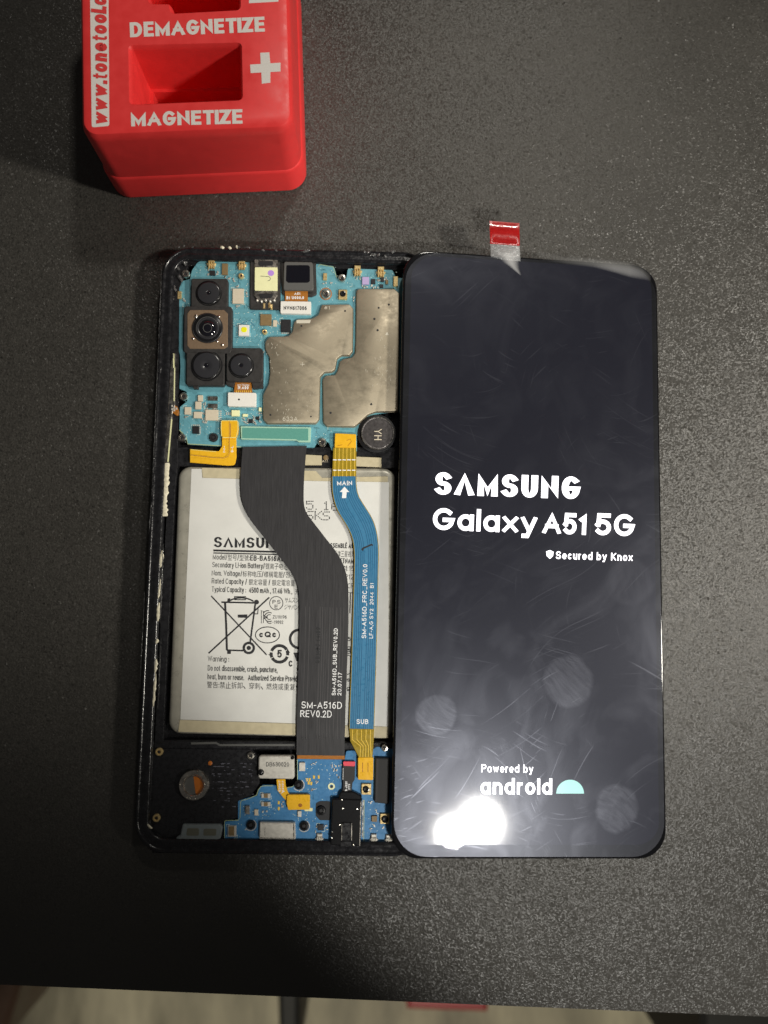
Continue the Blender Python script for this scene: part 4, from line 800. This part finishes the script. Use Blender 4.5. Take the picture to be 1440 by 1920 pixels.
# mould marks on the speaker box
q = bmesh.new()
for k in range(60):
    x = random.uniform(392, 474); y = 1432 + 11.5 * random.randint(0, 7) + random.uniform(-1, 1); line(q, [(x, y), (x + random.uniform(1.5, 5), y)], random.uniform(.6, 1.2), 5.03 + k * .0002)
for x, y, l in ((400, 1437, 20), (397, 1451, 5), (408, 1451, 7), (426, 1451, 7), (452, 1451, 7), (467, 1451, 5), (408, 1466, 12), (453, 1466, 5), (430, 1476, 4), (440, 1476, 5), (460, 1475, 7), (412, 1482, 6), (425, 1483, 7), (427, 1497, 4), (436, 1512, 6), (425, 1438, 4), (455, 1438, 6)): line(q, [(x, y), (x + l, y + .2)], random.uniform(.9, 1.8), 5.05)
mat('mould_grey', (.13, .13, .16), .4); printed('mould_mark', q, 'mould_grey', ph)

# ---- old adhesive left along the rim
def blob(name, pts, z, m, hgt=.35):
    bm = bmesh.new(); n = len(pts); L0 = []
    for i, (x, y, wd) in enumerate(pts):
        jit = [random.uniform(-.10, .10) * wd for _ in range(4)]
        a, b, c, d = P(x - wd / 2 + jit[0], y, z), P(x - wd * .2 + jit[1], y, z + hgt * random.uniform(.6, 1.1)), P(x + wd * .2 + jit[2], y, z + hgt * random.uniform(.6, 1.1)), P(x + wd / 2 + jit[3], y, z)
        L0.append([bm.verts.new(v) for v in (a, b, c, d)])
    for r0, r1 in zip(L0, L0[1:]):
        for k in range(3): bm.faces.new((r0[k], r0[k + 1], r1[k + 1], r1[k]))
    return link(name, bm, m, ph, smooth=80)
def strip(name, x0, y0, x1, y1, wd, z, m, step=4, hgt=.3, taper=True):
    n = max(3, int(math.dist((x0, y0), (x1, y1)) / step)); out = []
    for i in range(n + 1):
        t = i / n; k = wd * (random.uniform(.6, 1.2)) * (math.sin(math.pi * min(1, max(.06, t))) ** .5 if taper else 1)
        out.append((x0 + (x1 - x0) * t + random.uniform(-.6, .6), y0 + (y1 - y0) * t, max(.8, k)))
    return blob(name, out, z, m, hgt)
strip('adhesive_residue', 312, 868, 308, 968, 11, 6.15, 'glue', hgt=.25, taper=False)
for a in ((304, 1032, 301, 1064, 8), (301, 1086, 297, 1122, 6), (298, 1130, 296, 1165, 8), (295, 1198, 293, 1207, 6), (293, 1236, 291, 1262, 6), (292, 1262, 287, 1325, 6)): strip('adhesive_residue', *a, 6.45, 'glue', hgt=.2)
for a in ((306, 1020, 300, 1168, 4), (302, 1198, 296, 1328, 2.2), (302, 690, 300, 700, 4), (294, 812, 292, 826, 5), (284, 940, 279, 1000, 2.2), (271, 1110, 262, 1290, 1.8), (303, 505, 297, 650, 2.0), (297, 650, 285, 930, 1.8)): strip('clear_adhesive', *a, 6.5, 'glue_clear', step=3, hgt=.25)
for a in ((330, 463, 470, 462, 3), (470, 468, 590, 470, 4), (600, 470, 760, 474, 5), (690, 478, 750, 480, 6)):
    n = 40; pts = []
    x0, y0, x1, y1, wd = a
    for k in range(5):
        t = random.random(); xx = x0 + (x1 - x0) * t; yy = y0 + (y1 - y0) * t + random.uniform(-2, 2); strip('clear_adhesive', xx, yy - wd / 2, xx + random.uniform(-3, 3), yy + wd / 2, random.uniform(3, 16), 6.5, 'glue_clear', step=1.5, hgt=.3)
for x, y in ((416, 464), (430, 465), (443, 463)): strip('adhesive_residue', x, y - 3, x + 2, y + 3, 8, 6.5, 'glue', step=2, hgt=.3)
for x, y in ((332, 500), (338, 522), (345, 492), (326, 540), (366, 480), (322, 556)): strip('clear_adhesive', x - 3, y - 7, x + 3, y + 7, 10, 5.7, 'glue_clear', step=2.5, hgt=.6)
strip('adhesive_residue', 276, 1545, 284, 1554, 8, 6.5, 'glue', step=2, hgt=.2)

# ------------------------------------------------------------------ display panel leaning on the phone
DA, DT, DZ = -0.0245, 0.103, 5.95
DR = Matrix.Rotation(DA, 3, 'Z') @ Matrix.Rotation(DT, 3, 'Y'); DO = Vector((4.159, 1.383, DZ / 10)); DRI = DR.transposed()
def D(x, y, wz=0.):                              # photo point -> display's own coordinates on its plane raised by wz (mm)
    d = DRI @ ray(x, y); c = DRI @ (CAM - DO); t_ = (wz / 10 - c.z) / d.z; return c + d * t_
dp = bpy.data.objects.new('display_panel', None); C.objects.link(dp)
dp.matrix_world = Matrix.Translation(DO) @ DR.to_4x4(); tag(dp, 'black glass phone display lit with white start-up lettering, leaning on the opened phone', 'phone display')
def dlink(name, bm, m, parent, smooth=35, rec=True):
    if rec: bmesh.ops.recalc_face_normals(bm, faces=bm.faces)
    return link_raw(name, bm, m, parent or dp, smooth=smooth)
quad = [tuple(D(*p)[:2]) for p in ((732.5, 1611), (1250.5, 1611), (1232.3, 498.5), (757, 467))]
ol = fillet(quad, .72, 10); olf = fillet(quad, .92, 10)
bm = bmesh.new()
loft(bm, [[(x, y, z / 10) for x, y in inset(ol, i / 10)] for i, z in ((.7, -1.75), (.15, -1.5), (0, -1.0), (0, -.5), (.10, -.2), (.3, -.08), (.5, -.06))])
mat('display_black', (.006, .006, .007), .07, spec=.5); dlink('frame', bm, 'display_black', dp, smooth=50)
# lit panel: bounds of the picture area
mat('screen', (.004, .004, .006), .065, emit=(.42, .42, .80), est=.014)
bm = bmesh.new(); bm.faces.new([bm.verts.new(D(x, y, -.04)) for x, y in fillet([(748, 1584), (1236, 1584), (1221, 505), (772, 478)], 42, 8)][::-1])
sc = dlink('screen', bm, 'screen', dp, rec=False)
for p_ in sc.data.polygons: p_.flip() if p_.normal.z < 0 else None
mat('lit_white', (.02, .02, .02), .3, emit=(1, .97, 1), est=2.6); mat('lit_green', (.02, .02, .02), .3, emit=(.36, .86, .76), est=.95)
tl = lambda a, b: D(a, b, -.02)
q = bmesh.new()
put(q, 'SΛMSUNG', 815, 927, 272, 42, 0, 1.9, .072, to=tl, gap=.12, con=.58)
put(q, 'Galaxy', 811, 993, 195, 41, 0, 2.2, .024, to=tl, gap=.09); put(q, 'A51', 1017, 1000, 84, 40, 0, 2.2, .024, to=tl, gap=.09); put(q, '5G', 1116, 1003, 73, 41, 0, 2.2, .024, to=tl, gap=.09)
put(q, 'Secured by Knox', 1042, 1048, 144, 14.5, 0, 1.6, .012, to=tl)
flat(q, [(1024, 1034), (1031, 1031.5), (1038, 1034.5), (1037, 1042), (1031, 1048), (1025, 1042)], 0, to=tl)
put(q, 'Powered by', 902.5, 1448, 97, 15, 0, .6, -.004, to=tl); put(q, 'android', 901, 1489, 134, 30, 0, .4, .018, to=tl, gap=.12)
for f_ in q.faces: pass
lt_ = dlink('lit_lettering', up(q), 'lit_white', sc, rec=False)
q = bmesh.new(); ring(q, 1031, 1033, 8, 5, 1.1, 0, 40, 140, 8, to=lambda a, b: D(a, b, -.015)); ring(q, 1031, 1037, 7, 4, 1.1, 0, 40, 140, 8, to=lambda a, b: D(a, b, -.015)); dlink('shield_line', up(q), 'screen', lt_, rec=False)
q = bmesh.new(); flat(q, arc(1069, 1488, 26, 26, 180, 360, 24), 0, to=tl); dlink('lit_emblem', up(q), 'lit_green', sc, rec=False)

def film_material():
    m = bpy.data.materials.new('smudged_film'); m.use_nodes = True; nt = m.node_tree; N = nt.nodes; L = nt.links
    N.remove(N['Principled BSDF']); out = N['Material Output']
    tc = N.new('ShaderNodeTexCoord')
    def math_(op, a, b=None, c=None):
        n = N.new('ShaderNodeMath'); n.operation = op
        for i, v in enumerate((a, b, c)):
            if v is None: continue
            if isinstance(v, (int, float)): n.inputs[i].default_value = v
            else: L.new(v, n.inputs[i])
        return n.outputs[0]
    bn = N.new('ShaderNodeTexNoise'); bn.inputs['Scale'].default_value = .16; bn.inputs['Detail'].default_value = 1; L.new(tc.outputs['Object'], bn.inputs['Vector'])
    bs = N.new('ShaderNodeVectorMath'); bs.operation = 'SCALE'; bs.inputs['Scale'].default_value = 4.5; L.new(bn.outputs['Color'], bs.inputs[0])
    ba = N.new('ShaderNodeVectorMath'); ba.operation = 'ADD'; L.new(tc.outputs['Object'], ba.inputs[0]); L.new(bs.outputs[0], ba.inputs[1]); bent = ba.outputs[0]
    def noise(scale, detail=4, sc=(1, 1, 1), rot=0, dist=0.):
        mr = N.new('ShaderNodeMapping'); mr.inputs['Rotation'].default_value = (0, 0, rot); L.new(bent, mr.inputs[0])
        mp = N.new('ShaderNodeMapping'); mp.inputs['Scale'].default_value = sc; L.new(mr.outputs[0], mp.inputs[0])
        n = N.new('ShaderNodeTexNoise'); n.inputs['Scale'].default_value = scale; n.inputs['Detail'].default_value = detail; n.inputs['Distortion'].default_value = dist; L.new(mp.outputs[0], n.inputs['Vector']); return n.outputs[0]
    def ramp(v, a, b, lo=0., hi=1.):
        r = N.new('ShaderNodeMapRange'); r.inputs[1].default_value = a; r.inputs[2].default_value = b; r.inputs[3].default_value = lo; r.inputs[4].default_value = hi; L.new(v, r.inputs[0]); return r.outputs[0]
    # hair scratches in several directions
    scr = None
    for rot, s_, th in ((.35, 3, .66), (-.30, 3.6, .67), (1.25, 3, .70), (-.75, 3, .69)):
        v = math_('MULTIPLY', ramp(noise(s_, 1, (.05, 7, 1), rot, .15), th, th + .05), ramp(noise(.55, 2, (1, 1, 1), rot), .50, .62)); scr = v if scr is None else math_('MAXIMUM', scr, v)
    # finger prints: round greasy spots
    pr = None
    for px, py, r in ((1066, 1277, 48), (818, 1340, 38), (1157, 1515, 42), (1180, 1090, 44)):
        c = D(px, py); k = (D(px + r, py) - c).length
        vm = N.new('ShaderNodeVectorMath'); vm.operation = 'DISTANCE'; vm.inputs[1].default_value = (c.x, c.y, 0); 
        sep = N.new('ShaderNodeVectorMath'); sep.operation = 'MULTIPLY'; sep.inputs[1].default_value = (1, 1, 0); L.new(tc.outputs['Object'], sep.inputs[0])
        L.new(sep.outputs[0], vm.inputs[0])
        dd = math_('ADD', vm.outputs['Value'], math_('MULTIPLY', math_('SUBTRACT', noise(2.2, 2), .5), k * .35))
        v = math_('MULTIPLY', ramp(dd, k * 1.04, k * .88), .35 if py == 1090 else 1.0); pr = v if pr is None else math_('MAXIMUM', pr, v)
    pr = math_('MULTIPLY', pr, ramp(noise(5, 5, (.5, 3, 1), .9, .5), .30, .70, .35, 1))
    haze = ramp(noise(1.1, 5, (1, .7, 1), .6, .6), .45, .8)
    sm = math_('ADD', math_('ADD', math_('MULTIPLY', scr, .034), math_('MULTIPLY', pr, .030)), math_('MULTIPLY', haze, .022))
    sm = math_('ADD', sm, .029)
    tr = N.new('ShaderNodeBsdfTransparent')
    g1 = N.new('ShaderNodeBsdfGlossy'); g1.inputs['Roughness'].default_value = .014; g1.inputs['Color'].default_value = (1, 1, 1, 1)
    g2 = N.new('ShaderNodeBsdfGlossy'); g2.inputs['Roughness'].default_value = .33; g2.inputs['Color'].default_value = (.80, .84, 1, 1)
    df = N.new('ShaderNodeBsdfDiffuse'); df.inputs['Color'].default_value = (.75, .76, .8, 1)
    fr_ = N.new('ShaderNodeFresnel'); fr_.inputs['IOR'].default_value = 1.5
    m1 = N.new('ShaderNodeMixShader'); L.new(fr_.outputs[0], m1.inputs[0]); L.new(tr.outputs[0], m1.inputs[1]); L.new(g1.outputs[0], m1.inputs[2])
    m0 = N.new('ShaderNodeMixShader'); m0.inputs[0].default_value = .10; L.new(g2.outputs[0], m0.inputs[1]); L.new(df.outputs[0], m0.inputs[2])
    m2 = N.new('ShaderNodeMixShader'); L.new(sm, m2.inputs[0]); L.new(m1.outputs[0], m2.inputs[1]); L.new(m0.outputs[0], m2.inputs[2])
    L.new(m2.outputs[0], out.inputs[0]); MATS['film'] = m
film_material()
bm = bmesh.new(); fz = inset(olf, .06)
bm.faces.new([bm.verts.new((x, y, .012)) for x, y in fz])
fl_ = dlink('protective_film', up(bm), 'film', dp, rec=False)
# pull tab: clear strip rising off the film's top edge, red end
def tabstrip(name, p0, p1, q0, q1, zs, m, parent, seg=10):
    bm = bmesh.new(); rows = []
    for i in range(seg + 1):
        t = i / seg; zz = zs(t); a = DRI @ (P(p0[0] + (q0[0] - p0[0]) * t, p0[1] + (q0[1] - p0[1]) * t, zz) - DO); b = DRI @ (P(p1[0] + (q1[0] - p1[0]) * t, p1[1] + (q1[1] - p1[1]) * t, zz) - DO)
        rows.append([bm.verts.new(a.lerp(b, k / 8)) for k in range(9)])
    for r0, r1 in zip(rows, rows[1:]):
        for k in range(8): bm.faces.new((r0[k], r0[k + 1], r1[k + 1], r1[k]))
    bmesh.ops.solidify(bm, geom=bm.faces[:], thickness=.012)
    return dlink(name, bm, m, parent, smooth=80)
mat('tab_red', (.62, .02, .02), .22, noise=.05, coat=.6)
def clear_material():
    m = bpy.data.materials.new('clear_tail'); m.use_nodes = True; nt = m.node_tree; N = nt.nodes; L = nt.links; N.remove(N['Principled BSDF'])
    tr = N.new('ShaderNodeBsdfTransparent'); g = N.new('ShaderNodeBsdfGlossy'); g.inputs['Roughness'].default_value = .3; mx = N.new('ShaderNodeMixShader'); mx.inputs[0].default_value = .10
    L.new(tr.outputs[0], mx.inputs[1]); L.new(g.outputs[0], mx.inputs[2]); L.new(mx.outputs[0], N['Material Output'].inputs[0]); MATS['clear'] = m
clear_material()
zt_ = lambda t: 7.0 + 3.2 * t
tabstrip('film_tail', (921, 486), (976, 490), (919, 457), (974, 461), lambda t: 6.7 + 2.4 * t, 'clear', dp)
tabstrip('pull_tab', (919, 457), (974.5, 461), (918, 414), (974, 418.5), lambda t: 9.1 + 2.4 * math.sin(t * 2.0) - .4 * t, 'tab_red', dp)
def veil_material():
    m = bpy.data.materials.new('film_sheen'); m.use_nodes = True; nt = m.node_tree; N = nt.nodes; L = nt.links; N.remove(N['Principled BSDF'])
    at = N.new('ShaderNodeAttribute'); at.attribute_name = 'painted_sheen'  # white reflection of the raised film, painted in as opacity
    tr = N.new('ShaderNodeBsdfTransparent'); g = N.new('ShaderNodeBsdfGlossy'); g.inputs['Roughness'].default_value = .5; df = N.new('ShaderNodeBsdfDiffuse'); df.inputs['Color'].default_value = (.8, .8, .8, 1)
    m1 = N.new('ShaderNodeMixShader'); m1.inputs[0].default_value = .7; L.new(g.outputs[0], m1.inputs[1]); L.new(df.outputs[0], m1.inputs[2])
    m2 = N.new('ShaderNodeMixShader'); L.new(at.outputs['Fac'], m2.inputs[0]); L.new(tr.outputs[0], m2.inputs[1]); L.new(m1.outputs[0], m2.inputs[2]); L.new(m2.outputs[0], N['Material Output'].inputs[0]); MATS['veil'] = m
veil_material()
def lifted(spine, top):
    # a pocket of air under the film: a low ridge, its white sheen painted in, strongest along its crest; spine rows are (x, y, half width px)
    bm = bmesh.new(); lay = bm.verts.layers.float.new('painted_sheen'); rows = []; n = len(spine)
    for i, (x, y, hx, hy, k) in enumerate(spine):
        row = []
        for j in range(9):
            u = j / 4 - 1; e = max(0, 1 - u * u); v = bm.verts.new(D(x + hx * u, y + hy * u, .16 + .5 * e * k)); v[lay] = top * (e ** 1.3) * k; row.append(v)
        rows.append(row)
    for a_, b_ in zip(rows, rows[1:]):
        for j in range(8): bm.faces.new((a_[j], a_[j + 1], b_[j + 1], b_[j]))
    return dlink('lifted_film_sheen', up(bm), 'veil', dp, smooth=180, rec=False)
lifted([(953, 466, 26, 0, .25), (955, 474, 25, 1, .7), (955, 484, 20, 2, 1), (958, 494, 15, 2, 1), (964, 502, 10, 2, .8), (970, 509, 6, 1, .6), (976, 516, 2, 0, .1)], .42)
lifted([(1010, 478, 3, 10, .15), (1060, 487, 3, 9, .35), (1110, 492, 3, 10, .6), (1150, 499, 2, 13, 1), (1180, 505, 2, 16, 1), (1205, 512, 2, 13, .6), (1220, 520, 1, 8, .1)], .20)
for o in bpy.data.objects:
    if '_o' in o: del o['_o']
